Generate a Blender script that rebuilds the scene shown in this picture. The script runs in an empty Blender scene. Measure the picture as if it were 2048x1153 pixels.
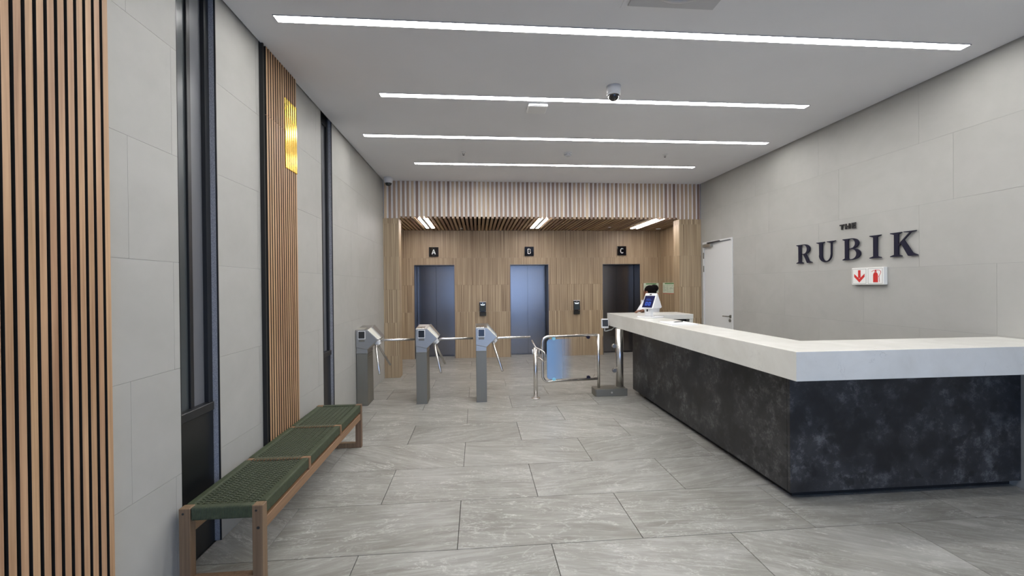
import bpy, bmesh, math, random
from mathutils import Vector, Matrix
random.seed(7)
SC = bpy.context.scene
COL = SC.collection
PI = math.pi

# ------------------------------------------------------------------ camera
CAM_H = 1.65
F_PX, YAW, PITCH, ROLL = 833.96, 0.082576, -0.005171, -0.009339
fwd = Vector((math.sin(YAW)*math.cos(PITCH), math.cos(YAW)*math.cos(PITCH), math.sin(PITCH)))
rgt = Vector((math.cos(YAW), -math.sin(YAW), 0))
upv = rgt.cross(fwd)
r2 = rgt*math.cos(ROLL)+upv*math.sin(ROLL)
u2 = -rgt*math.sin(ROLL)+upv*math.cos(ROLL)
cd = bpy.data.cameras.new('camera')
cd.sensor_width = 36.0
cd.lens = F_PX/2048*36.0
cd.clip_start = 0.05
cam = bpy.data.objects.new('camera', cd)
cam.matrix_world = Matrix(((r2.x, u2.x, -fwd.x, 0), (r2.y, u2.y, -fwd.y, 0), (r2.z, u2.z, -fwd.z, CAM_H), (0, 0, 0, 1)))
COL.objects.link(cam)
SC.camera = cam

# ------------------------------------------------------------------ world, exposure
world = bpy.data.worlds.new('world'); SC.world = world
world.use_nodes = True
wn = world.node_tree.nodes; wl = world.node_tree.links
bg = wn['Background']
tc = wn.new('ShaderNodeTexCoord'); sep = wn.new('ShaderNodeSeparateXYZ'); rp = wn.new('ShaderNodeValToRGB')
wl.new(tc.outputs['Generated'], sep.inputs[0]); wl.new(sep.outputs['Z'], rp.inputs[0])
rp.color_ramp.elements[0].position = 0.0; rp.color_ramp.elements[0].color = (0.30, 0.43, 0.71, 1)
rp.color_ramp.elements[1].position = 0.5; rp.color_ramp.elements[1].color = (0.28, 0.44, 0.82, 1)
wl.new(rp.outputs[0], bg.inputs['Color'])
bg.inputs['Strength'].default_value = 2.7
vs = SC.view_settings
vs.view_transform = 'Standard'; vs.look = 'None'; vs.gamma = 1.0; vs.use_curve_mapping = False
vs.exposure = 1.33
LED = 15.0          # radiance of the ceiling strips
LED_LOBBY = 13.0
SC.cycles.max_bounces = 10
SC.cycles.diffuse_bounces = 5
SC.cycles.glossy_bounces = 5
SC.cycles.sample_clamp_indirect = 8.0

# ------------------------------------------------------------------ dimensions
XL, XR, H = -1.69, 4.30, 3.575
YF = 7.70           # plane of the slatted fascia
YB = 9.63           # cladding in front of the lifts
YE = -4.6           # glazed entrance behind the camera
LX0, LX1 = -1.78, 4.36

# ------------------------------------------------------------------ node helpers
def newmat(name):
    m = bpy.data.materials.new(name); m.use_nodes = True
    return m, m.node_tree.nodes, m.node_tree.links, m.node_tree.nodes['Principled BSDF']
def simple(name, col, rough=0.5, metal=0.0, emit=None, es=0.0, spec=0.5, coat=0.0):
    m, n, l, p = newmat(name)
    p.inputs['Base Color'].default_value = (*col, 1)
    p.inputs['Roughness'].default_value = rough
    p.inputs['Metallic'].default_value = metal
    p.inputs['Specular IOR Level'].default_value = spec
    p.inputs['Coat Weight'].default_value = coat
    if emit:
        p.inputs['Emission Color'].default_value = (*emit, 1)
        p.inputs['Emission Strength'].default_value = es
    return m
def nd(n, t, **kw):
    x = n.new('ShaderNode'+t)
    for k, v in kw.items(): setattr(x, k, v)
    return x
def math_(n, l, op, a, b=None, clamp=False):
    x = nd(n, 'Math', operation=op, use_clamp=clamp)
    for i, v in enumerate((a, b)):
        if v is None: continue
        if isinstance(v, (int, float)): x.inputs[i].default_value = v
        else: l.new(v, x.inputs[i])
    return x.outputs[0]
def ramp(n, l, fac, stops, interp='LINEAR'):
    r = nd(n, 'ValToRGB'); r.color_ramp.interpolation = interp
    e = r.color_ramp.elements
    while len(e) < len(stops): e.new(0.5)
    for i, (p, c) in enumerate(stops):
        e[i].position = p
        e[i].color = (*c, 1) if len(c) == 3 else c
    l.new(fac, r.inputs[0]); return r.outputs[0]
def noise(n, l, vec, scale=5, detail=3, rough=0.5, dist=0.0):
    t = nd(n, 'TexNoise'); t.inputs['Scale'].default_value = scale
    t.inputs['Detail'].default_value = detail; t.inputs['Roughness'].default_value = rough
    t.inputs['Distortion'].default_value = dist
    l.new(vec, t.inputs['Vector']); return t.outputs['Fac']
def mapping(n, l, vec, scale=(1, 1, 1), loc=None, rot=None):
    m = nd(n, 'Mapping'); m.inputs['Scale'].default_value = scale
    if rot: m.inputs['Rotation'].default_value = rot
    l.new(vec, m.inputs['Vector'])
    if loc is not None:
        if isinstance(loc, tuple): m.inputs['Location'].default_value = loc
        else: l.new(loc, m.inputs['Location'])
    return m.outputs[0]
def mix(n, l, fac, a, b, mode='MIX'):
    x = nd(n, 'Mix', data_type='RGBA', blend_type=mode)
    for i, v in ((0, fac), (6, a), (7, b)):
        if isinstance(v, (int, float)): x.inputs[i].default_value = v
        elif isinstance(v, tuple): x.inputs[i].default_value = (*v, 1)
        else: l.new(v, x.inputs[i])
    return x.outputs[2]
def rnd_offset(n, l, k=37.0):
    oi = nd(n, 'ObjectInfo'); c = nd(n, 'CombineXYZ')
    a = math_(n, l, 'MULTIPLY', oi.outputs['Random'], k)
    b = math_(n, l, 'MULTIPLY', oi.outputs['Random'], k*2.7)
    l.new(a, c.inputs[0]); l.new(b, c.inputs[1]); l.new(a, c.inputs[2])
    return c.outputs[0], oi.outputs['Random']
def bump(n, l, p, h, strength=0.2, dist=0.002):
    b = nd(n, 'Bump'); b.inputs['Strength'].default_value = strength; b.inputs['Distance'].default_value = dist
    l.new(h, b.inputs['Height']); l.new(b.outputs[0], p.inputs['Normal'])

# ------------------------------------------------------------------ materials
def m_wood(name, dark, light, axis=2, rough=0.5, var=0.25, fine=70.0):
    m, n, l, p = newmat(name)
    t = nd(n, 'TexCoord'); off, rnd = rnd_offset(n, l)
    sc = [fine]*3; sc[axis] = 1.6
    v = mapping(n, l, t.outputs['Object'], tuple(sc), off)
    g = noise(n, l, v, 1.0, 4, 0.6, 0.4)
    sc2 = [14.0]*3; sc2[axis] = 0.8
    g2 = noise(n, l, mapping(n, l, t.outputs['Object'], tuple(sc2), off), 1.0, 2, 0.5)
    f = math_(n, l, 'ADD', math_(n, l, 'MULTIPLY', g, 0.6), math_(n, l, 'MULTIPLY', g2, 0.4))
    c = ramp(n, l, f, [(0.34, dark), (0.66, light)])
    br = math_(n, l, 'ADD', math_(n, l, 'MULTIPLY', rnd, var*2), 1-var)
    hs = nd(n, 'HueSaturation'); l.new(c, hs.inputs['Color']); l.new(br, hs.inputs['Value'])
    hu = math_(n, l, 'ADD', math_(n, l, 'MULTIPLY', rnd, min(0.03, var*0.15)), 0.5-min(0.03, var*0.15)/2); l.new(hu, hs.inputs['Hue'])
    l.new(hs.outputs[0], p.inputs['Base Color']); p.inputs['Roughness'].default_value = rough
    bump(n, l, p, g, 0.25, 0.0015)
    return m
def m_concrete():
    m, n, l, p = newmat('concrete_tile')
    t = nd(n, 'NewGeometry'); off, rnd = rnd_offset(n, l, 9.0)
    g = noise(n, l, mapping(n, l, t.outputs['Position'], (1, 1, 1.3), off), 1.4, 4, 0.6, 0.6)
    g2 = noise(n, l, mapping(n, l, t.outputs['Position'], (1, 1, 1), off), 9, 3, 0.6)
    f = math_(n, l, 'ADD', math_(n, l, 'MULTIPLY', g, 0.75), math_(n, l, 'MULTIPLY', g2, 0.25))
    c = ramp(n, l, f, [(0.3, (0.375, 0.37, 0.345)), (0.55, (0.41, 0.405, 0.38)), (0.75, (0.435, 0.43, 0.405))])
    c = mix(n, l, math_(n, l, 'MULTIPLY', rnd, 0.06), c, (0.36, 0.35, 0.33))
    l.new(c, p.inputs['Base Color']); p.inputs['Roughness'].default_value = 0.55
    bump(n, l, p, g2, 0.05, 0.002)
    return m
def m_floor():
    m, n, l, p = newmat('floor_stone')
    t = nd(n, 'NewGeometry'); off, rnd = rnd_offset(n, l, 23.0)
    vr = nd(n, 'VectorRotate'); vr.rotation_type = 'Z_AXIS'
    ang = math_(n, l, 'MULTIPLY', math_(n, l, 'SUBTRACT', rnd, 0.35), 0.9); l.new(ang, vr.inputs['Angle'])
    l.new(t.outputs['Position'], vr.inputs['Vector']); P = vr.outputs[0]
    s1 = noise(n, l, mapping(n, l, P, (1.2, 6.5, 1), off), 1.0, 6, 0.62, 1.2)
    s2 = noise(n, l, mapping(n, l, P, (4, 38, 1), off), 1.0, 4, 0.65, 0.6)
    cl = noise(n, l, mapping(n, l, P, (1, 1.6, 1), off), 1.6, 3, 0.5, 0.5)
    base = ramp(n, l, math_(n, l, 'ADD', math_(n, l, 'MULTIPLY', s1, 0.7), math_(n, l, 'MULTIPLY', cl, 0.3)),
                [(0.34, (0.215, 0.205, 0.180)), (0.47, (0.285, 0.278, 0.248)), (0.56, (0.325, 0.318, 0.288)), (0.68, (0.43, 0.425, 0.395))])
    base = mix(n, l, math_(n, l, 'MULTIPLY', ramp(n, l, s2, [(0.50, (0, 0, 0)), (0.66, (1, 1, 1))]), 0.55), base, (0.45, 0.445, 0.42))
    fine = ramp(n, l, noise(n, l, mapping(n, l, P, (55, 55, 1), off), 1, 2), [(0.35, (0.15, 0.15, 0.15)), (0.6, (1, 1, 1))])
    for rz, sc_, th, pw in ((0.75, (0.8, 2.6, 1), 0.020, 0.8), (0.45, (1.3, 5.0, 1), 0.030, 0.6), (-0.4, (0.9, 3.0, 1), 0.012, 0.6)):
        ve = noise(n, l, mapping(n, l, P, sc_, off, (0, 0, rz)), 1.3, 8, 0.66, 1.4)
        vm = ramp(n, l, math_(n, l, 'ABSOLUTE', math_(n, l, 'SUBTRACT', ve, 0.5)), [(0.0, (1, 1, 1)), (th, (0, 0, 0))])
        brk = ramp(n, l, noise(n, l, mapping(n, l, P, (2, 2, 1), off), 1.0+rz, 4, 0.6), [(0.47, (0, 0, 0)), (0.62, (1, 1, 1))])
        vv = math_(n, l, 'MULTIPLY', math_(n, l, 'MULTIPLY', vm, brk), fine)
        base = mix(n, l, math_(n, l, 'MULTIPLY', vv, pw), base, (0.66, 0.66, 0.62))
    hs = nd(n, 'HueSaturation'); l.new(base, hs.inputs['Color'])
    l.new(math_(n, l, 'ADD', math_(n, l, 'MULTIPLY', rnd, 0.14), 0.85), hs.inputs['Value'])
    l.new(hs.outputs[0], p.inputs['Base Color'])
    p.inputs['Roughness'].default_value = 0.38
    bump(n, l, p, s2, 0.06, 0.002)
    return m
def m_cladding():
    m, n, l, p = newmat('strand_cladding')
    t = nd(n, 'NewGeometry'); s = nd(n, 'SeparateXYZ'); l.new(t.outputs['Position'], s.inputs[0])
    u = math_(n, l, 'ADD', s.outputs['X'], s.outputs['Y'])
    off, rnd = rnd_offset(n, l, 11.0)
    c1 = nd(n, 'CombineXYZ'); l.new(math_(n, l, 'ADD', u, math_(n, l, 'MULTIPLY', rnd, 11.0)), c1.inputs[0]); l.new(s.outputs['Z'], c1.inputs[2])
    a = noise(n, l, mapping(n, l, c1.outputs[0], (85, 1, 0.45)), 1, 1, 0.5)
    b = noise(n, l, mapping(n, l, c1.outputs[0], (22, 1, 0.25)), 1, 2, 0.5)
    d = noise(n, l, mapping(n, l, c1.outputs[0], (240, 1, 1.2)), 1, 1, 0.5)
    f = math_(n, l, 'ADD', math_(n, l, 'MULTIPLY', a, 0.5), math_(n, l, 'ADD', math_(n, l, 'MULTIPLY', b, 0.2), math_(n, l, 'MULTIPLY', d, 0.3)))
    col = ramp(n, l, f, [(0.37, (0.155, 0.100, 0.056)), (0.45, (0.31, 0.222, 0.135)), (0.54, (0.41, 0.310, 0.195)), (0.63, (0.56, 0.445, 0.285))])
    l.new(col, p.inputs['Base Color']); p.inputs['Roughness'].default_value = 0.5
    return m
def m_deskstone():
    m, n, l, p = newmat('dark_slate')
    t = nd(n, 'NewGeometry'); P = t.outputs['Position']
    w = nd(n, 'TexNoise'); w.inputs['Scale'].default_value = 6; l.new(P, w.inputs['Vector'])
    pv = nd(n, 'VectorMath', operation='ADD'); l.new(P, pv.inputs[0])
    sc = nd(n, 'VectorMath', operation='SCALE'); sc.inputs['Scale'].default_value = 0.10; l.new(w.outputs['Color'], sc.inputs[0]); l.new(sc.outputs[0], pv.inputs[1])
    big = noise(n, l, pv.outputs[0], 3.6, 3, 0.55, 0.1)
    blot = noise(n, l, mapping(n, l, pv.outputs[0], (1, 1, 1), (3.1, 7.7, 1.3)), 9.0, 2, 0.5, 0.2)
    fleck = noise(n, l, P, 10.0, 12, 0.84, 0.0)
    fine = noise(n, l, P, 70, 4, 0.7)
    c = ramp(n, l, big, [(0.36, (0.012, 0.012, 0.0135)), (0.52, (0.025, 0.025, 0.027)), (0.66, (0.038, 0.038, 0.040))])
    fl = math_(n, l, 'MULTIPLY', ramp(n, l, fleck, [(0.50, (0, 0, 0)), (0.60, (1, 1, 1))]), ramp(n, l, big, [(0.42, (0, 0, 0)), (0.58, (1, 1, 1))]))
    c = mix(n, l, math_(n, l, 'MULTIPLY', fl, 0.75), c, (0.15, 0.15, 0.152))
    c = mix(n, l, math_(n, l, 'MULTIPLY', ramp(n, l, blot, [(0.60, (0, 0, 0)), (0.64, (1, 1, 1))]), 0.75), c, (0.011, 0.011, 0.012))
    l.new(c, p.inputs['Base Color']); p.inputs['Roughness'].default_value = 0.42
    bump(n, l, p, fine, 0.12, 0.001)
    return m
def m_quartz():
    m, n, l, p = newmat('white_quartz')
    t = nd(n, 'NewGeometry'); P = t.outputs['Position']
    g = noise(n, l, P, 3, 5, 0.6, 0.5)
    c = ramp(n, l, g, [(0.3, (0.66, 0.65, 0.60)), (0.7, (0.76, 0.755, 0.71))])
    ve = noise(n, l, P, 2.2, 6, 0.65, 1.5)
    vm = ramp(n, l, math_(n, l, 'ABSOLUTE', math_(n, l, 'SUBTRACT', ve, 0.5)), [(0, (1, 1, 1)), (0.006, (0, 0, 0))])
    br = ramp(n, l, noise(n, l, P, 5, 3), [(0.55, (0, 0, 0)), (0.68, (1, 1, 1))])
    c = mix(n, l, math_(n, l, 'MULTIPLY', math_(n, l, 'MULTIPLY', vm, br), 0.5), c, (0.33, 0.31, 0.28))
    l.new(c, p.inputs['Base Color']); p.inputs['Roughness'].default_value = 0.22
    return m
def m_steel(name, col, rough, axis=2, amt=0.12, metal=1.0):
    m, n, l, p = newmat(name)
    t = nd(n, 'TexCoord'); sc = [220.0]*3; sc[axis] = 3.0
    g = noise(n, l, mapping(n, l, t.outputs['Object'], tuple(sc)), 1, 2, 0.5)
    l.new(ramp(n, l, g, [(0.3, tuple(c*(1-amt) for c in col)), (0.7, tuple(min(1, c*(1+amt)) for c in col))]), p.inputs['Base Color'])
    p.inputs['Metallic'].default_value = metal
    l.new(math_(n, l, 'ADD', math_(n, l, 'MULTIPLY', g, 0.02), rough-0.01), p.inputs['Roughness'])
    return m
def m_speckle():
    m, n, l, p = newmat('speckled_reveal')
    t = nd(n, 'NewGeometry')
    g = noise(n, l, t.outputs['Position'], 160, 2, 0.7)
    l.new(ramp(n, l, g, [(0.35, (0.22, 0.22, 0.235)), (0.65, (0.40, 0.40, 0.42))]), p.inputs['Base Color'])
    p.inputs['Roughness'].default_value = 0.5
    return m
def m_cord(name, axis):
    m, n, l, p = newmat(name)
    t = nd(n, 'NewGeometry'); s = nd(n, 'SeparateXYZ'); l.new(t.outputs['Position'], s.inputs[0])
    w = math_(n, l, 'SINE', math_(n, l, 'MULTIPLY', s.outputs[axis], 2*PI/0.0065))
    g = noise(n, l, t.outputs['Position'], 40, 3, 0.6)
    f = math_(n, l, 'ADD', math_(n, l, 'MULTIPLY', w, 0.12), math_(n, l, 'ADD', math_(n, l, 'MULTIPLY', g, 0.6), 0.2))
    l.new(ramp(n, l, f, [(0.25, (0.022, 0.030, 0.013)), (0.5, (0.042, 0.056, 0.026)), (0.75, (0.072, 0.090, 0.045))]), p.inputs['Base Color'])
    p.inputs['Roughness'].default_value = 0.6
    bump(n, l, p, w, 0.5, 0.002)
    return m
def m_emit(name, col, strength):
    m, n, l, p = newmat(name)
    n.remove(p); e = nd(n, 'Emission'); e.inputs[0].default_value = (*col, 1); e.inputs[1].default_value = strength
    l.new(e.outputs[0], n['Material Output'].inputs[0]); return m
def m_glass(name, tint=(1, 1, 1), refl=0.06):
    m, n, l, p = newmat(name); n.remove(p)
    tr = nd(n, 'BsdfTransparent'); tr.inputs[0].default_value = (*tint, 1)
    gl = nd(n, 'BsdfGlossy'); gl.inputs['Roughness'].default_value = 0.02
    fr = nd(n, 'Fresnel'); fr.inputs[0].default_value = 1.5
    mx = nd(n, 'MixShader'); l.new(fr.outputs[0], mx.inputs[0]); l.new(tr.outputs[0], mx.inputs[1]); l.new(gl.outputs[0], mx.inputs[2])
    l.new(mx.outputs[0], n['Material Output'].inputs[0]); return m
def m_fadeglass():
    # clear pane coloured blue at its free end, fading out across the sheet
    m, n, l, p = newmat('blue_fade_glass'); n.remove(p)
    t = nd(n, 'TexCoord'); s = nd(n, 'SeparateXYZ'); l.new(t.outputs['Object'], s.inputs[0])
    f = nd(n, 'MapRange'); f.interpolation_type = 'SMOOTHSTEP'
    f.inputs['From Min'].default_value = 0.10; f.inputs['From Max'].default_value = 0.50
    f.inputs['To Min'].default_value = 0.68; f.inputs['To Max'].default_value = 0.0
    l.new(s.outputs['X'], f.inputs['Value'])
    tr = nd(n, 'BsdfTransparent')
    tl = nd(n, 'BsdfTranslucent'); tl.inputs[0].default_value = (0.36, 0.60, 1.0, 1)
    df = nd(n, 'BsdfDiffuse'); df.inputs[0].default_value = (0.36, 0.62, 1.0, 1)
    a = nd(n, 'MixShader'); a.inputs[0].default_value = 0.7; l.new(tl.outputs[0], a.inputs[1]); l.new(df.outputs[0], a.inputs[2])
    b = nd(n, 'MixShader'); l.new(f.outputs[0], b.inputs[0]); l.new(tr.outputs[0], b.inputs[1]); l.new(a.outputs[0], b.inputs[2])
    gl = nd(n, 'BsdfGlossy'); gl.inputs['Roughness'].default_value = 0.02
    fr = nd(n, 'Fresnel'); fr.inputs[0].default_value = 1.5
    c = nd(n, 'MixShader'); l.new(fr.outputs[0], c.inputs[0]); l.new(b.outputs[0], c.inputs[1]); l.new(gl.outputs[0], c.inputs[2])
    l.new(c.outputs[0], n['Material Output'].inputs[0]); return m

def m_plaster():
    m, n, l, p = newmat('ceiling_plaster')
    t = nd(n, 'NewGeometry')
    g = noise(n, l, t.outputs['Position'], 1.2, 3, 0.5)
    l.new(ramp(n, l, g, [(0.3, (0.75, 0.75, 0.775)), (0.7, (0.785, 0.785, 0.81))]), p.inputs['Base Color'])
    p.inputs['Roughness'].default_value = 0.7
    return m

M = dict(
    concrete=m_concrete(), floor=m_floor(), clad=m_cladding(), slate=m_deskstone(), quartz=m_quartz(),
    plaster=m_plaster(), grout=simple('grout', (0.10, 0.095, 0.09), 0.9),
    wallgap=simple('wall_joint', (0.24, 0.235, 0.225), 0.9),
    slat=m_wood('slat_timber', (0.30, 0.165, 0.085), (0.56, 0.355, 0.205), 2, 0.5, 0.07),
    fascia=m_wood('fascia_timber', (0.28, 0.185, 0.13), (0.50, 0.365, 0.265), 2, 0.5, 0.36),
    soffit=m_wood('soffit_timber', (0.26, 0.165, 0.10), (0.44, 0.30, 0.19), 1, 0.5, 0.25),
    bench=m_wood('bench_timber', (0.17, 0.092, 0.045), (0.31, 0.18, 0.095), 1, 0.5, 0.08),
    benchleg=m_wood('bench_leg_timber', (0.14, 0.085, 0.047), (0.25, 0.16, 0.092), 2, 0.5, 0.08),
    fwhite=simple('fascia_board', (0.86, 0.83, 0.80), 0.6),
    black=simple('black_backing', (0.012, 0.011, 0.010), 0.8),
    blackmetal=simple('black_metal', (0.014, 0.015, 0.017), 0.35),
    spandrel=simple('spandrel_board', (0.008, 0.009, 0.010), 0.30),
    darkglass=simple('dark_glass', (0.055, 0.065, 0.07), 0.28, 0, spec=0.6),
    reflglass=simple('reveal_reflection_glass', (0.13, 0.135, 0.15), 0.35, 0, spec=0.6),  # grey painted in for the reveal's reflection in the pane
    gold=simple('gold', (0.80, 0.50, 0.09), 0.22, 1.0),
    steel=m_steel('satin_steel', (0.215, 0.205, 0.175), 0.46, 2, 0.04, 0.55),
    steelhead=m_steel('steel_head', (0.42, 0.41, 0.385), 0.40, 0, 0.04),
    polish=simple('polished_steel', (0.85, 0.83, 0.75), 0.22, 1.0),
    plate=simple('plate_reflection_white', (0.80, 0.79, 0.70), 0.35, 0.25),  # near-white colour stands in for reflected ceiling light
    tube=simple('tube_steel', (0.70, 0.675, 0.645), 0.27, 1.0),
    lift=m_steel('lift_steel', (0.235, 0.225, 0.225), 0.23, 2, 0.01),
    liftjamb=m_steel('lift_jamb_steel', (0.16, 0.155, 0.16), 0.35, 2, 0.08),
    white=simple('white_plastic', (0.78, 0.78, 0.78), 0.4),
    doorwhite=simple('door_paint', (0.68, 0.69, 0.69), 0.45),
    grey=simple('grey_plastic', (0.36, 0.36, 0.38), 0.5),
    ventgrey=simple('vent_paint', (0.52, 0.52, 0.54), 0.6),
    keys=simple('key_grey', (0.06, 0.06, 0.065), 0.5),
    dark=simple('dark_plastic', (0.012, 0.012, 0.014), 0.3),
    gloss=simple('gloss_black', (0.006, 0.006, 0.008), 0.06, coat=1.0),
    navy=simple('letter_navy', (0.006, 0.006, 0.022), 0.5, spec=0.3),
    letterblk=simple('letter_black', (0.008, 0.008, 0.009), 0.4),
    red=simple('sign_red', (0.60, 0.025, 0.02), 0.5),
    signwhite=simple('sign_white', (0.80, 0.80, 0.77), 0.5),
    line=simple('sign_line', (0.30, 0.30, 0.29), 0.5),
    paper=simple('paper', (0.74, 0.74, 0.75), 0.8),
    postergreen=simple('poster_paper', (0.62, 0.70, 0.56), 0.6),
    green=simple('poster_green', (0.06, 0.22, 0.05), 0.5),
    posterred=simple('poster_red', (0.50, 0.16, 0.12), 0.5),
    posterline=simple('poster_line', (0.22, 0.26, 0.20), 0.6),
    skin=simple('skin', (0.15, 0.060, 0.032), 0.5),
    hair=simple('hair', (0.004, 0.003, 0.003), 0.9, spec=0.1),
    shirt=simple('shirt', (0.76, 0.76, 0.78), 0.8),
    trousers=simple('trousers', (0.012, 0.012, 0.016), 0.8),
    speckle=m_speckle(),
    cordx=m_cord('green_cord_x', 0), cordy=m_cord('green_cord_y', 1),
    cord=simple('green_cord', (0.062, 0.075, 0.042), 0.5),
    led=m_emit('led_strip', (1.0, 0.985, 0.965), LED), ledl=m_emit('led_lobby', (1.0, 0.94, 0.94), LED_LOBBY),
    glass=m_glass('clear_glass'), fade=m_fadeglass(),
    screen=simple('screen_blue', (0.004, 0.004, 0.02), 0.4, emit=(0.010, 0.012, 0.075), es=0.25, spec=0.1),
    screenfig=m_emit('screen_figures', (0.10, 0.22, 0.95), 0.35),
    screenwhite=m_emit('screen_white', (0.9, 0.97, 1.0), 0.4),
    screendim=m_emit('screen_dim', (0.10, 0.12, 0.13), 0.15),
    clampblue=simple('clamp_blue', (0.26, 0.62, 0.80), 0.35), clampdark=simple('clamp_dark', (0.03, 0.03, 0.06), 0.3, 0.6),
)

# ------------------------------------------------------------------ mesh helpers
class B:
    def __init__(s): s.bm = bmesh.new()
    def _new(s, vs, fs, smooth=False):
        v = [s.bm.verts.new(p) for p in vs]; out = []
        for f in fs:
            try:
                q = s.bm.faces.new([v[i] for i in f]); q.smooth = smooth; out.append(q)
            except ValueError: pass
        return v, out
    def _bevel(s, v, fs, r, seg):
        es = list({e for f in fs for e in f.edges})
        bmesh.ops.bevel(s.bm, geom=es, offset=r, segments=seg, profile=0.5, affect='EDGES', clamp_overlap=True)
    def box(s, x0, x1, y0, y1, z0, z1, bev=0, seg=1):
        vs = [(x, y, z) for x in (x0, x1) for y in (y0, y1) for z in (z0, z1)]
        fs = [(0, 1, 3, 2), (4, 6, 7, 5), (0, 4, 5, 1), (2, 3, 7, 6), (0, 2, 6, 4), (1, 5, 7, 3)]
        v, f = s._new(vs, fs)
        if bev: s._bevel(v, f, bev, seg)
        return s
    def prism(s, poly, plane, a0, a1, bev=0, seg=1, shift=None):
        n = len(poly)
        def P(u, w, a):
            return {'xz': (u, a, w), 'yz': (a, u, w), 'xy': (u, w, a)}[plane]
        b1 = [P(u, w, a1) for u, w in poly]
        if shift: b1 = [shift(p) for p in b1]
        vs = [P(u, w, a0) for u, w in poly]+b1
        fs = [tuple(range(n)), tuple(range(2*n-1, n-1, -1))]+[(i, (i+1) % n+0, (i+1) % n+n, i+n) for i in range(n)]
        v, f = s._new(vs, fs)
        bmesh.ops.recalc_face_normals(s.bm, faces=f)
        if bev: s._bevel(v, f, bev, seg)
        return s
    def tube(s, pts, r, n=10, closed=False, caps=True):
        pts = [Vector(p) for p in pts]; m = len(pts)
        rs = r if isinstance(r, (list, tuple)) else [r]*m
        tans = []
        for i in range(m):
            a = pts[(i-1) % m] if (closed or i > 0) else pts[i]
            b = pts[(i+1) % m] if (closed or i < m-1) else pts[i]
            tans.append((b-a).normalized())
        t = tans[0]; ref = Vector((0, 0, 1)) if abs(t.z) < 0.9 else Vector((1, 0, 0))
        nrm = (ref-t*ref.dot(t)).normalized(); rings = []
        for i in range(m):
            t = tans[i]; nrm = (nrm-t*nrm.dot(t)).normalized(); bn = t.cross(nrm)
            rings.append([s.bm.verts.new(pts[i]+(nrm*math.cos(2*PI*k/n)+bn*math.sin(2*PI*k/n))*rs[i]) for k in range(n)])
        for i in range(m if closed else m-1):
            A, C = rings[i], rings[(i+1) % m]
            for k in range(n):
                f = s.bm.faces.new((A[k], A[(k+1) % n], C[(k+1) % n], C[k])); f.smooth = True
        if caps and not closed:
            s.bm.faces.new(rings[0][::-1]); s.bm.faces.new(rings[-1])
        return s
    def cyl(s, p0, p1, r, n=16, r1=None):
        return s.tube([p0, p1], [r, r if r1 is None else r1], n)
    def lathe(s, prof, c, n=24, axis='z'):
        rings = []
        for r, h in prof:
            ring = []
            for k in range(n):
                a = 2*PI*k/n; u, w = r*math.cos(a), r*math.sin(a)
                ring.append(s.bm.verts.new({'z': (c[0]+u, c[1]+w, c[2]+h), 'y': (c[0]+u, c[1]+h, c[2]+w), 'x': (c[0]+h, c[1]+u, c[2]+w)}[axis]))
            rings.append(ring)
        fs = []
        for A, C in zip(rings, rings[1:]):
            for k in range(n):
                f = s.bm.faces.new((A[k], A[(k+1) % n], C[(k+1) % n], C[k])); f.smooth = True; fs.append(f)
        fs.append(s.bm.faces.new(rings[0][::-1])); fs.append(s.bm.faces.new(rings[-1]))
        bmesh.ops.recalc_face_normals(s.bm, faces=fs)
        return s
    def ell(s, c, rad, nu=18, nv=12, rot=None):
        R = rot or Matrix.Identity(3); rings = []
        for j in range(nv+1):
            ph = PI*j/nv
            if j in (0, nv):
                rings.append([s.bm.verts.new(Vector(c)+R@Vector((0, 0, rad[2]*math.cos(ph))))]); continue
            rings.append([s.bm.verts.new(Vector(c)+R@Vector((rad[0]*math.sin(ph)*math.cos(2*PI*k/nu), rad[1]*math.sin(ph)*math.sin(2*PI*k/nu), rad[2]*math.cos(ph)))) for k in range(nu)])
        for A, C in zip(rings, rings[1:]):
            for k in range(nu):
                a = [A[k % len(A)], A[(k+1) % len(A)]] if len(A) > 1 else [A[0]]
                b = [C[(k+1) % len(C)], C[k % len(C)]] if len(C) > 1 else [C[0]]
                f = s.bm.faces.new(list(dict.fromkeys(a+b))); f.smooth = True
        return s

ORIG = {}
def obj(name, b, mat, parent=None, origin=None):
    """link a bmesh (drawn in world coordinates) as one mesh object; its origin is the parent's"""
    me = bpy.data.meshes.new(name)
    o = Vector(origin) if origin is not None else (ORIG[parent.name] if parent else Vector((0, 0, 0)))
    bmesh.ops.recalc_face_normals(b.bm, faces=b.bm.faces[:])
    bmesh.ops.translate(b.bm, verts=b.bm.verts[:], vec=-o)
    b.bm.to_mesh(me); b.bm.free()
    me.materials.append(mat if not isinstance(mat, str) else M[mat])
    x = bpy.data.objects.new(name, me); COL.objects.link(x)
    po = ORIG[parent.name] if parent else Vector((0, 0, 0))
    x.location = o-po
    if parent: x.parent = parent
    ORIG[x.name] = o
    return x
def thing(name, label, cat, loc=(0, 0, 0), group=None, kind=None):
    o = bpy.data.objects.new(name, None); COL.objects.link(o); o.location = loc
    o.empty_display_size = 0.1
    ORIG[o.name] = Vector(loc)
    return tag(o, label, cat, group, kind)
def tag(o, label, cat, group=None, kind=None):
    o['label'] = label; o['category'] = cat
    if group: o['group'] = group
    if kind: o['kind'] = kind
    return o
def copy_obj(o, parent, loc):
    c = o.copy(); COL.objects.link(c); c.parent = parent; c.location = loc
    return c
def copy_tree(o, loc, label):
    r = o.copy(); COL.objects.link(r); r.location = loc; r['label'] = label
    for ch in list(o.children):
        c = ch.copy(); COL.objects.link(c); c.parent = r
        for g in list(ch.children):
            d = g.copy(); COL.objects.link(d); d.parent = c
    return r
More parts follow.
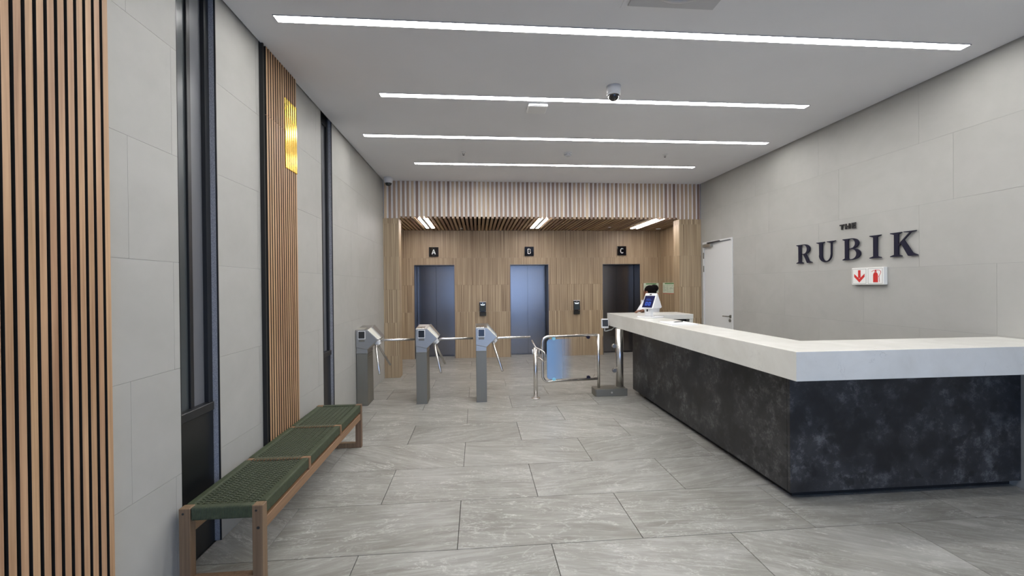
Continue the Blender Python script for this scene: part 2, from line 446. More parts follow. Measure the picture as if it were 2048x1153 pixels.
def arc(cx, cy, r, a0, a1, n=6):
    return [(cx+r*math.cos(math.radians(a0+(a1-a0)*i/n)), cy+r*math.sin(math.radians(a0+(a1-a0)*i/n))) for i in range(n+1)]

# ================================================================== ROOM SHELL
# ---- floor: grout bed + separate tiles (0.6 x 1.2 m, half bond)
floor = tag(obj('floor', B().box(-2.1, 4.7, YE, 10.45, -0.10, -0.012), 'grout'),
            'grey veined stone tile floor laid in half bond', 'floor', kind='structure')
obj('entrance_paving', B().box(-2.1, 4.7, YE, 1.423, -0.012, 0.0), 'floor', floor)
G = 0.0022
for k in range(-2, 13):
    y0 = 2.625+0.6*k; y1 = min(y0+0.6, 10.45)
    x = (-1.342 if k % 2 == 0 else -0.745)-1.2*2
    lo, hi = (XL-0.03, XR+0.03) if y1 < 7.6 else (LX0-0.03, LX1+0.03)
    while x < hi:
        a, c = max(x, lo), min(x+1.2, hi)
        if c-a > 0.03:
            obj('floor_tile', B().box(a+G, c-G, y0+G, y1-G, -0.012, 0.0, 0.0012), 'floor', floor, origin=((a+c)/2, (y0+y1)/2, 0))
        x += 1.2

# ---- ceiling
ceil = tag(obj('ceiling', B().box(XL+0.014, XR-0.014, YE, YF+0.03, H, H+0.06), 'plaster'),
           'smooth white plaster ceiling with a shadow gap at the walls', 'ceiling', kind='structure')
obj('ceiling_void', B().box(-2.2, 4.8, YE, 10.6, H+0.06, H+0.12), 'black', ceil)

# ---- left wall with two tall window slots
S1, S2 = (2.52, 2.88), (4.72, 5.06)
wl_ = B()
for a, c in ((YE, S1[0]), (S1[1], S2[0]), (S2[1], YF+0.02)):
    wl_.box(-2.05, XL-0.0025, a, c, 0, H+0.06)
wall_left = tag(obj('wall_left', wl_, 'wallgap'), 'left wall of pale grey large-format tiles', 'wall', kind='structure')
T = 0.0007
def tile_wall(parent, plane_x, back, segs, offs, zmax=H):
    rows = [(0.6*i, min(0.6*(i+1), zmax)) for i in range(6)]
    for i, (z0, z1) in enumerate(rows):
        for a, c in segs:
            y = offs[i % len(offs)]-1.2*8
            while y < c:
                p, q = max(y, a), min(y+1.2, c)
                if q-p > 0.004:
                    e0 = T if p > a else 0; e1 = T if q < c else 0
                    zt = z1-T if z1 < zmax else z1+0.05
                    obj('wall_tile', B().box(min(plane_x, back), max(plane_x, back), p+e0, q-e1, z0+T, zt), 'concrete', parent, origin=(plane_x, (p+q)/2, (z0+z1)/2))
                y += 1.2
tile_wall(wall_left, XL, XL-0.0025, ((0.6, S1[0]), (S1[1], S2[0]), (S2[1], YF+0.02)), (2.475, 2.178))
obj('wall_tile', B().box(XL-0.0025, XL, YE, 0.6, 0, H+0.05), 'concrete', wall_left)

def window_slot(name, a, c, label):
    """black framed glass slot seen at a grazing angle: reveal, frame, panes, ledge, lower panel"""
    w = thing(name, label, 'window', (XL, (a+c)/2, 0), kind='structure')
    xg = XL-0.065
    obj('reveal', B().box(XL-0.040, XL-0.008, c-0.006, c+0.01, 0, H+0.05), 'speckle', w)
    obj('reveal', B().box(XL-0.040, XL-0.008, a-0.01, a+0.006, 0, H+0.05), 'speckle', w)
    obj('corner_trim', B().box(XL-0.009, XL+0.001, c-0.005, c+0.001, 0, H+0.03), 'blackmetal', w)
    obj('corner_trim', B().box(XL-0.009, XL+0.001, a-0.001, a+0.004, 0, H+0.03), 'blackmetal', w)
    obj('frame_post', B().box(xg-0.04, XL-0.040, c-0.050, c+0.01, 0, H+0.05), 'blackmetal', w)
    obj('frame_post', B().box(xg-0.04, XL-0.040, a-0.01, a+0.03, 0, H+0.05), 'blackmetal', w)
    ym = c-0.18
    obj('frame_reflection', B().box(xg-0.04, XL-0.052, ym-0.016, ym+0.016, 0.92, H+0.05, 0.002), 'blackmetal', w)  # solid bar standing in for the black frame mirrored in the glass
    obj('head_rail', B().box(xg-0.04, XL-0.046, a, c, H-0.06, H+0.05), 'blackmetal', w)
    obj('pane', B().box(xg-0.008, xg, a+0.03, ym-0.016, 0.92, H-0.06), 'darkglass', w)
    obj('pane', B().box(xg-0.008, xg, ym+0.016, c-0.05, 0.92, H-0.06), 'reflglass', w)
    obj('ledge', B().box(xg-0.04, XL-0.018, a, c-0.03, 0.865, 0.92, 0.004), 'blackmetal', w)
    obj('lower_panel', B().box(xg-0.03, XL-0.036, a, c-0.012, 0, 0.865), 'spandrel', w)
    obj('back_board', B().box(-2.05, -2.03, a, c, 0, H+0.06), 'black', w)
    return w
window_slot('window_1', *S1, 'tall narrow dark window slot with black ledge behind the bench')
window_slot('window_2', *S2, 'far narrow dark window slot between timber slats and first turnstile')

# ---- right wall
DY0, DY1, DZ = 6.705, 7.635, 2.44
wr = B().box(XR+0.0025, XR+0.3, YE, DY0, 0, H+0.06).box(XR+0.0025, XR+0.3, DY1, YF+0.02, 0, H+0.06).box(XR+0.0025, XR+0.3, DY0, DY1, DZ, H+0.06)
wall_right = tag(obj('wall_right', wr, 'wallgap'), 'right wall of grey large-format tiles behind the counter', 'wall', kind='structure')
rows = [(0.6*i, min(0.6*(i+1), H)) for i in range(6)]
roff = [3.43, 3.73, 3.12, 3.73, 3.435, 3.73]
for i, (z0, z1) in enumerate(rows):
    for a, c in ((0.6, DY0), (DY1, YF+0.02)) if z1 <= DZ else ((0.6, YF+0.02),):
        y = roff[i]-1.2*8
        while y < c:
            p, q = max(y, a), min(y+1.2, c)
            if q-p > 0.004:
                e0 = T if p > a else 0; e1 = T if q < c else 0
                zt = z1-T if z1 < H else z1+0.05
                zb = z0+T
                if z0 < DZ < z1 and q > DY0 and p < DY1:      # tile cut round the door head
                    if p < DY0: obj('wall_tile', B().box(XR, XR+0.0025, p+e0, DY0, zb, zt), 'concrete', wall_right, origin=(XR, (p+DY0)/2, z1))
                    if q > DY1: obj('wall_tile', B().box(XR, XR+0.0025, DY1, q-e1, zb, zt), 'concrete', wall_right, origin=(XR, (q+DY1)/2, z1))
                    p2, q2 = max(p, DY0), min(q, DY1)
                    obj('wall_tile', B().box(XR, XR+0.0025, p2+(e0 if p2 == p else 0), q2-(e1 if q2 == q else 0), DZ, zt), 'concrete', wall_right, origin=(XR, (p2+q2)/2, z1))
                else:
                    obj('wall_tile', B().box(XR, XR+0.0025, p+e0, q-e1, zb, zt), 'concrete', wall_right, origin=(XR, (p+q)/2, (z0+z1)/2))
            y += 1.2
obj('wall_tile', B().box(XR, XR+0.0025, YE, 0.6, 0, H+0.05), 'concrete', wall_right)

# ---- glazed entrance behind the camera (daylight)
wf = B().box(-2.05, 4.6, YE-0.15, YE, 2.75, H+0.12).box(-2.05, -1.2, YE-0.15, YE, 0, 2.75).box(3.9, 4.6, YE-0.15, YE, 0, 2.75)
wall_front = tag(obj('wall_front', wf, 'concrete'), 'entrance wall with full-width glazing behind the viewer', 'wall', kind='structure')
for x in (-1.2, -0.2, 0.85, 1.9, 2.9, 3.86):
    obj('entrance_mullion', B().box(x, x+0.05, YE-0.12, YE-0.04, 0, 2.75), 'blackmetal', wall_front)
obj('entrance_ground', B().box(-12, 14, -22, YE, -0.12, -0.02), simple('pavement', (0.30, 0.30, 0.30), 0.8), wall_front)

# ---- lift lobby walls, clad in strand panels
def clad_rows(parent, zs, segs, maker):
    for z0, z1 in zip(zs, zs[1:]):
        for a, c in segs:
            maker(parent, a, c, z0, z1)
wb = B().box(LX0-0.3, LX1+0.3, 10.10, 10.4, 0, H+0.06)
wall_back = tag(obj('wall_back', wb, 'black'), 'strand timber clad back wall of the lift lobby', 'wall', kind='structure')
ZS = [0.0, 0.44, 1.06, 1.68, 2.30, 3.058]
LIFTS = [(-1.433, -0.520), (0.756, 1.657), (2.945, 3.856)]
LZ = 2.145
piers = [(LX0, LIFTS[0][0]), (LIFTS[0][1], LIFTS[1][0]), (LIFTS[1][1], LIFTS[2][0]), (LIFTS[2][1], LX1)]
def back_piece(a, c, z0, z1):
    obj('cladding_panel', B().box(a+T, c-T, YB, YB+0.02, z0+T, z1-T), 'clad', wall_back, origin=((a+c)/2, YB, (z0+z1)/2))
for z0, z1 in zip(ZS, ZS[1:]):
    if z1 <= 2.0:
        for a, c in piers:
            n = max(1, round((c-a)/0.64))
            for i in range(n): back_piece(a+(c-a)*i/n, a+(c-a)*(i+1)/n, z0, z1)
    elif z0 < 2.2:
        for a, c in piers:
            n = max(1, round((c-a)/0.64))
            for i in range(n): back_piece(a+(c-a)*i/n, a+(c-a)*(i+1)/n, z0, z1)
        for a, c in LIFTS: back_piece(a, c, LZ, z1)
    else:
        xs = [LX0+(LX1-LX0)*i/6 for i in range(7)]
        for a, c in zip(xs, xs[1:]): back_piece(a, c, z0, z1)
for a, c in piers:
    obj('pier_core', B().box(a+0.012, c-0.012, YB+0.02, 10.10, 0, 3.10), 'black', wall_back)
for a, c in LIFTS:
    obj('lintel_core', B().box(a-0.012, c+0.012, YB+0.02, 10.10, LZ+0.012, 3.10), 'black', wall_back)

wls = tag(obj('wall_lobby_right', B().box(LX1+0.02, LX1+0.3, YF+0.2, 10.1, 0, H), 'black'),
          'strand timber clad side wall of the lobby holding a wide evacuation plan', 'wall', kind='structure')
for z0, z1 in zip(ZS, ZS[1:]):
    for a, c in ((YF+0.22, 8.67), (8.67, YB)):
        obj('cladding_panel', B().box(LX1, LX1+0.02, a+T, c-T, z0+T, z1-T), 'clad', wls, origin=(LX1, (a+c)/2, (z0+z1)/2))
wlsl = tag(obj('wall_lobby_left', B().box(LX0-0.3, LX0-0.02, YF+0.02, 10.1, 0, H), 'black'),
           'strand timber clad side wall of the lobby beside the first lift', 'wall', kind='structure')
for z0, z1 in zip(ZS, ZS[1:]):
    for a, c in ((YF+0.22, 8.67), (8.67, YB)):
        obj('cladding_panel', B().box(LX0-0.02, LX0, a+T, c-T, z0+T, z1-T), 'clad', wlsl, origin=(LX0, (a+c)/2, (z0+z1)/2))

# ---- cladding columns either side of the lobby opening
def column(name, x0, x1, label, zsl):
    d0, d1 = YF+0.005, YF+0.24
    c = tag(obj(name, B().box(x0+0.012, x1-0.002, d0+0.012, d1-0.004, 0, 2.896), 'black'), label, 'column', kind='structure')
    xs = [x0, (x0+x1)/2, x1]
    for j, (a, b_) in enumerate(zip(xs, xs[1:])):
        for z0, z1 in zip(zsl, zsl[1:]):
            obj('cladding_panel', B().box(a+T, b_-T, d0, d0+0.012, z0+T, z1-T), 'clad', c, origin=((a+b_)/2, d0, (z0+z1)/2))
    inner = x1 if x0 < 0 else x0
    for z0, z1 in zip(zsl, zsl[1:]):
        obj('cladding_panel', B().box(inner-0.012 if x0 < 0 else inner, inner if x0 < 0 else inner+0.012, d0+0.012, d1, z0+T, z1-T), 'clad', c, origin=(inner, (d0+d1)/2, (z0+z1)/2))
    return c
CZ = [0, 0.40, 1.0, 1.6, 2.20, 2.80, 2.8965]
column('trim_1', XL, -1.413, 'timber clad column beside the first turnstile', CZ)
column('trim_2', 3.862, XR-0.002, 'timber clad column beside the white door', CZ)

# ---- fascia of vertical slats over the lobby opening
fas = thing('slat_fascia', 'fascia of vertical timber slats on a white board above the lift lobby', 'fascia', ((XL+XR)/2, YF, 2.90))
obj('backing_board', B().box(XL, XR, YF+0.034, YF+0.06, 2.935, H+0.04), 'fwhite', fas)
for a_, c_ in ((XL, -1.413), (3.862, XR)):
    obj('end_board', B().box(a_, c_, YF+0.034, YF+0.06, 2.897, 2.9345), 'fwhite', fas)
NS = 74
pit = (XR-XL)/NS
fslat = obj('slat', B().box(-0.0215, 0.0215, 0.012, 0.034, 0, H-2.897+0.02, 0.0015), 'fascia', fas, origin=(0, 0, 0))
for i in range(NS):
    x = XL+pit*(i+0.5)
    s = fslat if i == 0 else copy_obj(fslat, fas, (0, 0, 0))
    s.location = Vector((x, YF, 2.897))-ORIG[fas.name]
# ---- slatted soffit
sof = thing('slat_soffit', 'slatted timber soffit over the lift lobby', 'ceiling panel', ((LX0+LX1)/2, 8.7, 2.95))
obj('soffit_board', B().box(LX0, LX1, YF+0.062, YB+0.018, 3.06, 3.10), simple('soffit_void', (0.035, 0.024, 0.018), 0.8), sof)
sslat = obj('slat', B().box(-0.0235, 0.0235, 0, YB-YF-0.066, 0, 0.05, 0.0015), 'soffit', sof, origin=(0, 0, 0))
LOBBY_L = (-1.03, 1.24, 3.51)
first = True
for i in range(-1, NS+1):
    x = XL+pit*(i+0.5)
    if x < LX0+0.03 or x > LX1-0.03: continue
    s = sslat if first else copy_obj(sslat, sof, (0, 0, 0)); first = False
    s.location = Vector((x, YF+0.063, 2.925))-ORIG[sof.name]

# ================================================================== LIGHTS
def strip_light(y, x0, x1, label):
    t = thing('ceiling_light', label, 'ceiling light', ((x0+x1)/2, y, H), 'linear ceiling lights')
    obj('diffuser', B().box(x0+0.006, x1-0.006, y-0.037, y+0.037, H-0.004, H+0.02), 'led', t)
    f = B().box(x0, x1, y-0.043, y-0.037, H-0.005, H+0.02).box(x0, x1, y+0.037, y+0.043, H-0.005, H+0.02)
    f.box(x0, x0+0.006, y-0.037, y+0.037, H-0.005, H+0.02).box(x1-0.006, x1, y-0.037, y+0.037, H-0.005, H+0.02)
    obj('frame', f, 'grey', t)
strip_light(3.11, -1.42, 4.01, 'nearest and longest-looking linear LED strip in the ceiling')
strip_light(4.27, -0.955, 3.60, 'linear LED strip second from the viewer, beside the dome camera')
strip_light(5.42, -1.42, 3.985, 'linear LED strip third from the viewer, behind the white ceiling box')
strip_light(1.95, -0.955, 3.60, 'linear LED strip above and just behind the viewer')
strip_light(0.79, -1.42, 3.985, 'second linear LED strip behind the viewer')
strip_light(6.60, -0.96, 3.575, 'linear LED strip farthest from the viewer, before the slatted fascia')
for x, lab in zip(LOBBY_L, ('left twin LED strip in the slatted soffit before lift A', 'middle twin LED strip in the slatted soffit before lift B', 'right twin LED strip in the slatted soffit before lift C')):
    # tubes sit in the gaps either side of a slat
    i = round((x-XL)/pit-0.5); xc = XL+pit*(i+0.5)
    t = thing('lobby_light', lab, 'ceiling light', (xc, 8.47, 2.92), 'twin strips in the soffit')
    for sgn in (-1, 1):
        obj('tube', B().box(xc+sgn*0.058-0.03, xc+sgn*0.058+0.03, 7.80, 9.14, 2.912, 2.924, 0.003), 'ledl', t)
    obj('spine', B().box(xc-0.027, xc+0.027, 7.80, 9.14, 2.908, 2.924), 'white', t)

# ================================================================== LEFT WALL SLAT PANELS
def slat_panel(ys, ye, label, split):
    PW, SWd = 0.0402, 0.0262
    t = thing('slatted_screen', label, 'wall panel', (XL, (ys+ye)/2, 0))
    obj('backing_board', B().box(XL+0.0005, XL+0.018, ys-0.004, ye, 0, H+0.02), 'black', t)
    n = round((ye-ys)/PW)
    zs = [(0.0, H+0.02)] if not split else [(0.0, 3.028), (3.031, H+0.02)]
    for z0, z1 in zs:
        p = obj('slat', B().box(XL+0.018, XL+0.032, 0, SWd, z0, z1), 'slat', t, origin=(0, 0, 0))
        p.data.materials.append(M['black'])          # veneered face on a black core
        for f in p.data.polygons:
            if abs(f.normal.y) > 0.5: f.material_index = 1
        for i in range(n):
            s = p if i == 0 else copy_obj(p, t, (0, 0, 0))
            s.location = Vector((0, ye-SWd-(n-1-i)*PW, 0))-ORIG[t.name]
    return t, n, PW, SWd
tp1 = slat_panel(1.060, 2.037, 'large vertical timber slat panel nearest the viewer on the left wall', False)
tp2 = slat_panel(3.445, 4.020, 'vertical timber slat panel with gold inlay behind the bench', True)
obj('edge_trim', B().box(XL+0.0005, XL+0.032, 3.424, 3.4395, 0, H+0.02), 'black', tp2[0])
for i in range(6):
    y0 = 4.020-0.0262-i*0.0402
    obj('gold_sleeve', B().box(XL+0.0185, XL+0.038, y0-0.0022, y0+0.0284, 2.70, 3.315, 0.004, 2), 'gold', tp2[0])

# ================================================================== LIFTS
for k, ((a, c), letter) in enumerate(zip(LIFTS, 'ABC')):
    yd = 10.0
    d = thing('door_%d' % (k+1), 'closed brushed steel lift doors under the plaque with letter '+letter, 'lift door', ((a+c)/2, yd, 0), kind='structure')
    m = (a+c)/2
    obj('door_leaf', B().box(a+0.02, m-0.002, yd, yd+0.03, 0.012, LZ), 'lift', d)
    obj('door_leaf', B().box(m+0.002, c-0.02, yd+0.006, yd+0.036, 0.012, LZ), 'lift', d)
    obj('jamb', B().box(a, a+0.012, YB+0.0, yd+0.05, 0, LZ-0.012), 'liftjamb', d)
    obj('jamb', B().box(c-0.012, c, YB+0.0, yd+0.05, 0, LZ-0.012), 'liftjamb', d)
    obj('head_lining', B().box(a, c, YB+0.0, yd+0.05, LZ-0.012, LZ+0.0), 'liftjamb', d)
    obj('sill', B().box(a+0.012, c-0.012, yd-0.06, yd+0.05, 0.0, 0.010), 'liftjamb', d)

def stroke(b, pts, w, place, d0, d1):
    """thick polyline as overlapping slabs; place(u,v,d)->world"""
    for (u0, v0), (u1, v1) in zip(pts, pts[1:]):
        L = math.hypot(u1-u0, v1-v0) or 1e-6
        nx, ny = -(v1-v0)/L*w/2, (u1-u0)/L*w/2
        ex, ey = (u1-u0)/L*w*0.12, (v1-v0)/L*w*0.12
        q = [(u0-ex+nx, v0-ey+ny), (u0-ex-nx, v0-ey-ny), (u1+ex-nx, v1+ey-ny), (u1+ex+nx, v1+ey+ny)]
        poly3(b, q, place, d0, d1)
def poly3(b, q, place, d0, d1):
    n = len(q)
    vs = [place(u, v, d0) for u, v in q]+[place(u, v, d1) for u, v in q]
    b._new(vs, [tuple(range(n)), tuple(range(2*n-1, n-1, -1))]+[(i, (i+1) % n, (i+1) % n+n, i+n) for i in range(n)])
SANS = {
    'A': [[(0.05, 0), (0.40, 1.0)], [(0.40, 1.0), (0.75, 0)], [(0.19, 0.30), (0.61, 0.30)]],
    'B': [[(0.1, 0), (0.1, 1)], [(0.1, 1)]+[(0.38+0.24*math.cos(a), 0.76+0.24*math.sin(a)) for a in [PI/2-PI*i/8 for i in range(9)]]+[(0.1, 0.52)],
          [(0.1, 0.52)]+[(0.40+0.27*math.cos(a), 0.26+0.26*math.sin(a)) for a in [PI/2-PI*i/8 for i in range(9)]]+[(0.1, 0.0)]],
    'C': [[(0.42+0.34*math.cos(a), 0.5+0.5*math.sin(a)) for a in [math.radians(48+264*i/16) for i in range(17)]]],
}
for (sx, sz), letter in zip(((-1.092, 2.547), (1.097, 2.555), (3.300, 2.563)), 'ABC'):
    t = thing('lift_plaque', 'square gloss black plaque with white letter '+letter+' above a lift', 'sign', (sx+0.107, YB, sz-0.215), 'lift letter plaques')
    obj('plate', B().box(sx, sx+0.214, YB-0.030, YB, sz-0.215, sz, 0.003), 'gloss', t)
    b = B(); h = 0.105
    pl = lambda u, v, d: (sx+0.107+(u-0.40)*h, YB-0.030-d, sz-0.16+v*h)
    for s in SANS[letter]: stroke(b, s, 0.19, pl, -0.001, 0.002)
    obj('letter', b, 'signwhite', t)

def face_reader(x, z, label, tilt):
    t = thing('face_reader', label, 'access reader', (x+0.073, YB, z-0.31), 'access readers on the lift piers')
    y = YB
    obj('bracket', B().box(x+0.03, x+0.115, y-0.03, y, z-0.25, z-0.05), 'dark', t)
    poly = [(y-0.055, z), (y-0.030, z), (y-0.030, z-0.215), (y-0.085, z-0.215)] if tilt else [(y-0.062, z), (y-0.030, z), (y-0.030, z-0.215), (y-0.062, z-0.215)]
    obj('body', B().prism(poly, 'yz', x, x+0.146, 0.004), 'dark', t)
    f0 = (y-0.0565, y-0.0870) if tilt else (y-0.0635, y-0.0635)
    def pl(u, v, d):
        yy = f0[0]+(f0[1]-f0[0])*(1-v); return (x+0.006+u*0.134, yy-d, z-0.208+v*0.20)
    b = B(); poly3(b, [(0.08, 0.06), (0.92, 0.06), (0.92, 0.66), (0.08, 0.66)], pl, -0.002, 0.0005); obj('screen', b, 'screendim', t)
    b = B(); poly3(b, [(0.1, 0.88), (0.2, 0.68), (0.8, 0.68), (0.9, 0.88), (0.65, 0.80), (0.35, 0.80)], pl, -0.002, 0.001); obj('screen_picture', b, 'screenwhite', t)
    obj('lens', B().cyl(pl(0.5, 0.92, -0.004), pl(0.5, 0.92, 0.003), 0.010, 12), 'polish', t)
    obj('hood', B().box(x-0.002, x+0.148, y-0.066, y-0.026, z, z+0.012, 0.003), 'white', t)
    obj('lower_unit', B().prism([(y-0.075 if tilt else y-0.060, z-0.222), (y-0.02, z-0.222), (y-0.02, z-0.312), (y-0.045, z-0.312)], 'yz', x-0.001, x+0.147, 0.003), 'gloss', t)
face_reader(0.043, 1.279, 'upright face reader on the timber pier between lifts A and B', False)
face_reader(2.232, 1.287, 'tilted face reader on the timber pier between lifts B and C', True)

# ---- evacuation plans
def poster(name, label, place, w, h):
    t = thing('evacuation_plan', label, 'poster', place(w/2, 0, 0), 'evacuation plans')
    def part(nm, rects, mat, d0, d1):
        b = B()
        for u0, u1, v0, v1 in rects: poly3(b, [(u0*w, v0*h), (u1*w, v0*h), (u1*w, v1*h), (u0*w, v1*h)], place, d0, d1)
        obj(nm, b, mat, t)
    part('sheet', [(0, 1, 0, 1)], 'postergreen', 0, 0.005)
    part('header_band', [(0, 1, 0.91, 1), ], 'postergreen', 0.005, 0.0055)
    part('header_title', [(0.15, 0.85, 0.88, 0.97)], 'green', 0.005, 0.007)
    part('footer_band', [(0, 1, 0.0, 0.07)], 'posterred', 0.005, 0.006)
    rr = random.Random(5)
    L = [(0.05, 0.06, 0.15, 0.8), (0.94, 0.95, 0.15, 0.8), (0.30, 0.85, 0.78, 0.79), (0.30, 0.85, 0.20, 0.21), (0.30, 0.31, 0.2, 0.79), (0.84, 0.85, 0.2, 0.79), (0.5, 0.75, 0.48, 0.51)]
    for i in range(9):
        u = 0.32+rr.random()*0.46; v = 0.25+rr.random()*0.45
        L.append((u, u+0.008, v, v+0.10) if i % 2 else (u, u+0.07, v, v+0.012))
    for i in range(7): L.append((0.09, 0.09+0.05+rr.random()*0.10, 0.2+i*0.085, 0.225+i*0.085))
    part('plan_lines', L, 'posterline', 0.005, 0.0065)
    return t
poster('evacuation_plan', 'evacuation plan beside lift C, partly behind the person', lambda u, v, d: (3.94+u, YB-d, 1.43+v), 0.365, 0.255)
poster('evacuation_plan', 'evacuation plan on the lobby side wall, in full view', lambda u, v, d: (LX1-d, 9.50-u, 1.435+v), 0.70, 0.255)

# ================================================================== WHITE DOOR (right wall)
d = thing('door_4', 'white painted steel door with closer and lever handle', 'door', (XR, (DY0+DY1)/2, 0), kind='structure')
obj('frame', B().box(XR-0.012, XR+0.10, DY0, DY0+0.035, 0, DZ).box(XR-0.012, XR+0.10, DY1-0.035, DY1, 0, DZ).box(XR-0.012, XR+0.10, DY0+0.035, DY1-0.035, DZ-0.035, DZ), 'doorwhite', d)
leaf = obj('leaf', B().box(XR+0.004, XR+0.05, DY0+0.039, DY1-0.039, 0.008, DZ-0.039), 'doorwhite', d)
hd = obj('handle', B().cyl((XR+0.004, 6.78, 1.093), (XR-0.012, 6.78, 1.093), 0.026, 20).cyl((XR-0.01, 6.78, 1.093), (XR-0.055, 6.78, 1.093), 0.010, 12).tube([(XR-0.05, 6.775, 1.093), (XR-0.056, 6.80, 1.093), (XR-0.056, 6.92, 1.091)], 0.010, 10), 'steel', leaf)
obj('keyhole_plate', B().cyl((XR+0.004, 6.80, 1.020), (XR-0.010, 6.80, 1.020), 0.025, 20).cyl((XR-0.01, 6.80, 1.020), (XR-0.018, 6.80, 1.020), 0.009, 12), 'steel', leaf)
obj('closer', B().box(XR-0.055, XR+0.004, 7.30, 7.56, 2.335, 2.392, 0.006, 2), 'steelhead', leaf)
obj('closer_arm', B().box(XR-0.038, XR-0.018, 7.05, 7.45, 2.402, 2.424, 0.002).cyl((XR-0.028, 7.42, 2.38), (XR-0.028, 7.42, 2.41), 0.014, 12), 'liftjamb', leaf)
obj('closer_rail', B().box(XR-0.018, XR-0.010, 6.76, 7.06, 2.404, 2.412), 'liftjamb', d)
for z in (1.88, 2.13, 0.35):
    obj('hinge', B().cyl((XR-0.012, DY1-0.036, z), (XR-0.012, DY1-0.036, z+0.115), 0.009, 10), 'steel', d)

# ================================================================== WALL LETTERING
LH = 0.247
def ell_pts(cx, cy, rx, ry, a0, a1, n=14):
    return [(cx+rx*math.cos(math.radians(a0+(a1-a0)*i/n)), cy+ry*math.sin(math.radians(a0+(a1-a0)*i/n))) for i in range(n+1)]
def ring(b, o, i, place, d0, d1):
    for (p, q, r, s) in zip(o, o[1:], i[1:], i): poly3(b, [p, q, r, s], place, d0, d1)
def rect(u0, u1, v0, v1): return [(u0, v0), (u1, v0), (u1, v1), (u0, v1)]
def serif(u0, u1, s0, s1, top, th=0.030, br=0.055):
    """flat serif bracketed into a stem between s0 and s1"""
    if top: return [(u0, 1), (u0, 1-th), (s0, 1-th-br), (s1, 1-th-br), (u1, 1-th), (u1, 1)]
    return [(u0, 0), (u1, 0), (u1, th), (s1, th+br), (s0, th+br), (u0, th)]
def glyph(ch):
    polys, rings = [], []
    if ch == 'I':
        polys = [rect(0.17, 0.355, 0.02, 0.98), serif(0, 0.53, 0.17, 0.355, True), serif(0, 0.53, 0.17, 0.355, False)]
    elif ch == 'R':
        polys = [rect(0.14, 0.325, 0.02, 0.98), serif(0, 0.40, 0.14, 0.325, True), serif(0, 0.48, 0.14, 0.325, False),
                 rect(0.32, 0.56, 0.965, 1.0), rect(0.32, 0.56, 0.465, 0.50),
                 [(0.48, 0.48), (0.66, 0.49), (0.88, 0.10), (1.06, 0.03), (1.06, 0), (0.74, 0)]]
        rings = [(ell_pts(0.55, 0.7325, 0.38, 0.2675, 90, -90), ell_pts(0.53, 0.7325, 0.205, 0.2325, 90, -90))]
    elif ch == 'U':
        polys = [rect(0.17, 0.355, 0.33, 0.98), rect(0.865, 0.93, 0.33, 0.98), serif(0, 0.50, 0.17, 0.355, True), serif(0.64, 1.13, 0.85, 0.93, True)]
        rings = [(ell_pts(0.55, 0.34, 0.38, 0.36, 180, 360, 18), ell_pts(0.61, 0.34, 0.255, 0.305, 180, 360, 18))]
    elif ch == 'B':
        polys = [rect(0.12, 0.30, 0.02, 0.98), serif(0, 0.36, 0.12, 0.30, True), serif(0, 0.36, 0.12, 0.30, False),
                 rect(0.29, 0.50, 0.965, 1.0), rect(0.29, 0.52, 0.50, 0.535), rect(0.29, 0.50, 0, 0.035)]
        rings = [(ell_pts(0.49, 0.7575, 0.36, 0.2425, 90, -90), ell_pts(0.47, 0.7575, 0.20, 0.2075, 90, -90)),
                 (ell_pts(0.50, 0.2675, 0.43, 0.2675, 90, -90), ell_pts(0.48, 0.2675, 0.26, 0.2325, 90, -90))]
    elif ch == 'K':
        polys = [rect(0.16, 0.345, 0.02, 0.98), serif(0, 0.48, 0.16, 0.345, True), serif(0, 0.48, 0.16, 0.345, False),
                 [(0.34, 0.42), (0.34, 0.50), (0.81, 0.97), (0.88, 0.97)], serif(0.56, 1.05, 0.78, 0.88, True, 0.028, 0.03),
                 [(0.44, 0.55), (0.565, 0.68), (0.91, 0.12), (1.09, 0.03), (1.09, 0), (0.76, 0), (0.73, 0.02)]]
    return polys, rings
words = [('R', 5.274, 'large navy serif letter R, first of the big row on the right wall'),
         ('U', 4.941, 'large navy serif letter U, second of the big row on the right wall'),
         ('B', 4.563, 'large navy serif letter B, middle of the big row on the right wall'),
         ('I', 4.225, 'large navy serif letter I, fourth of the big row on the right wall'),
         ('K', 3.996, 'large navy serif letter K, last of the big row on the right wall')]
for ch, y0, lab in words:
    b = B(); polys, rings = glyph(ch)
    pl = lambda u, v, dd: (XR-0.012-dd, y0-u*LH, 1.912+v*LH)
    for k, q in enumerate(polys): poly3(b, q, pl, 0, 0.012+0.0005*k)
    for k, (o, i) in enumerate(rings): ring(b, o, i, pl, 0, 0.0155+0.0005*k)
    L = obj('sign_letter', b, 'navy', None, origin=(XR-0.012, y0-0.13, 1.912))
    tag(L, lab, 'letter', 'wall letters')
    obj('standoff_pin', B().cyl((XR+0.001, y0-0.26*LH, 1.912+0.5*LH), (XR-0.014, y0-0.26*LH, 1.912+0.5*LH), 0.006, 8), 'blackmetal', L)
h2 = 0.063
small = [('T', 4.606, [rect(0, 0.94, 0.76, 1), rect(0.34, 0.60, 0, 0.8)], 'small black sans letter T above the big navy letters'),
         ('H', 4.532, [rect(0, 0.26, 0, 1), rect(0.74, 1.0, 0, 1), rect(0.25, 0.78, 0.38, 0.62)], 'small black sans letter H above the big navy letters'),
         ('E', 4.448, [rect(0, 0.30, 0, 1), rect(0.25, 0.80, 0.77, 1), rect(0.25, 0.74, 0.385, 0.615), rect(0.25, 0.80, 0, 0.23)], 'small black sans letter E above the big navy letters')]
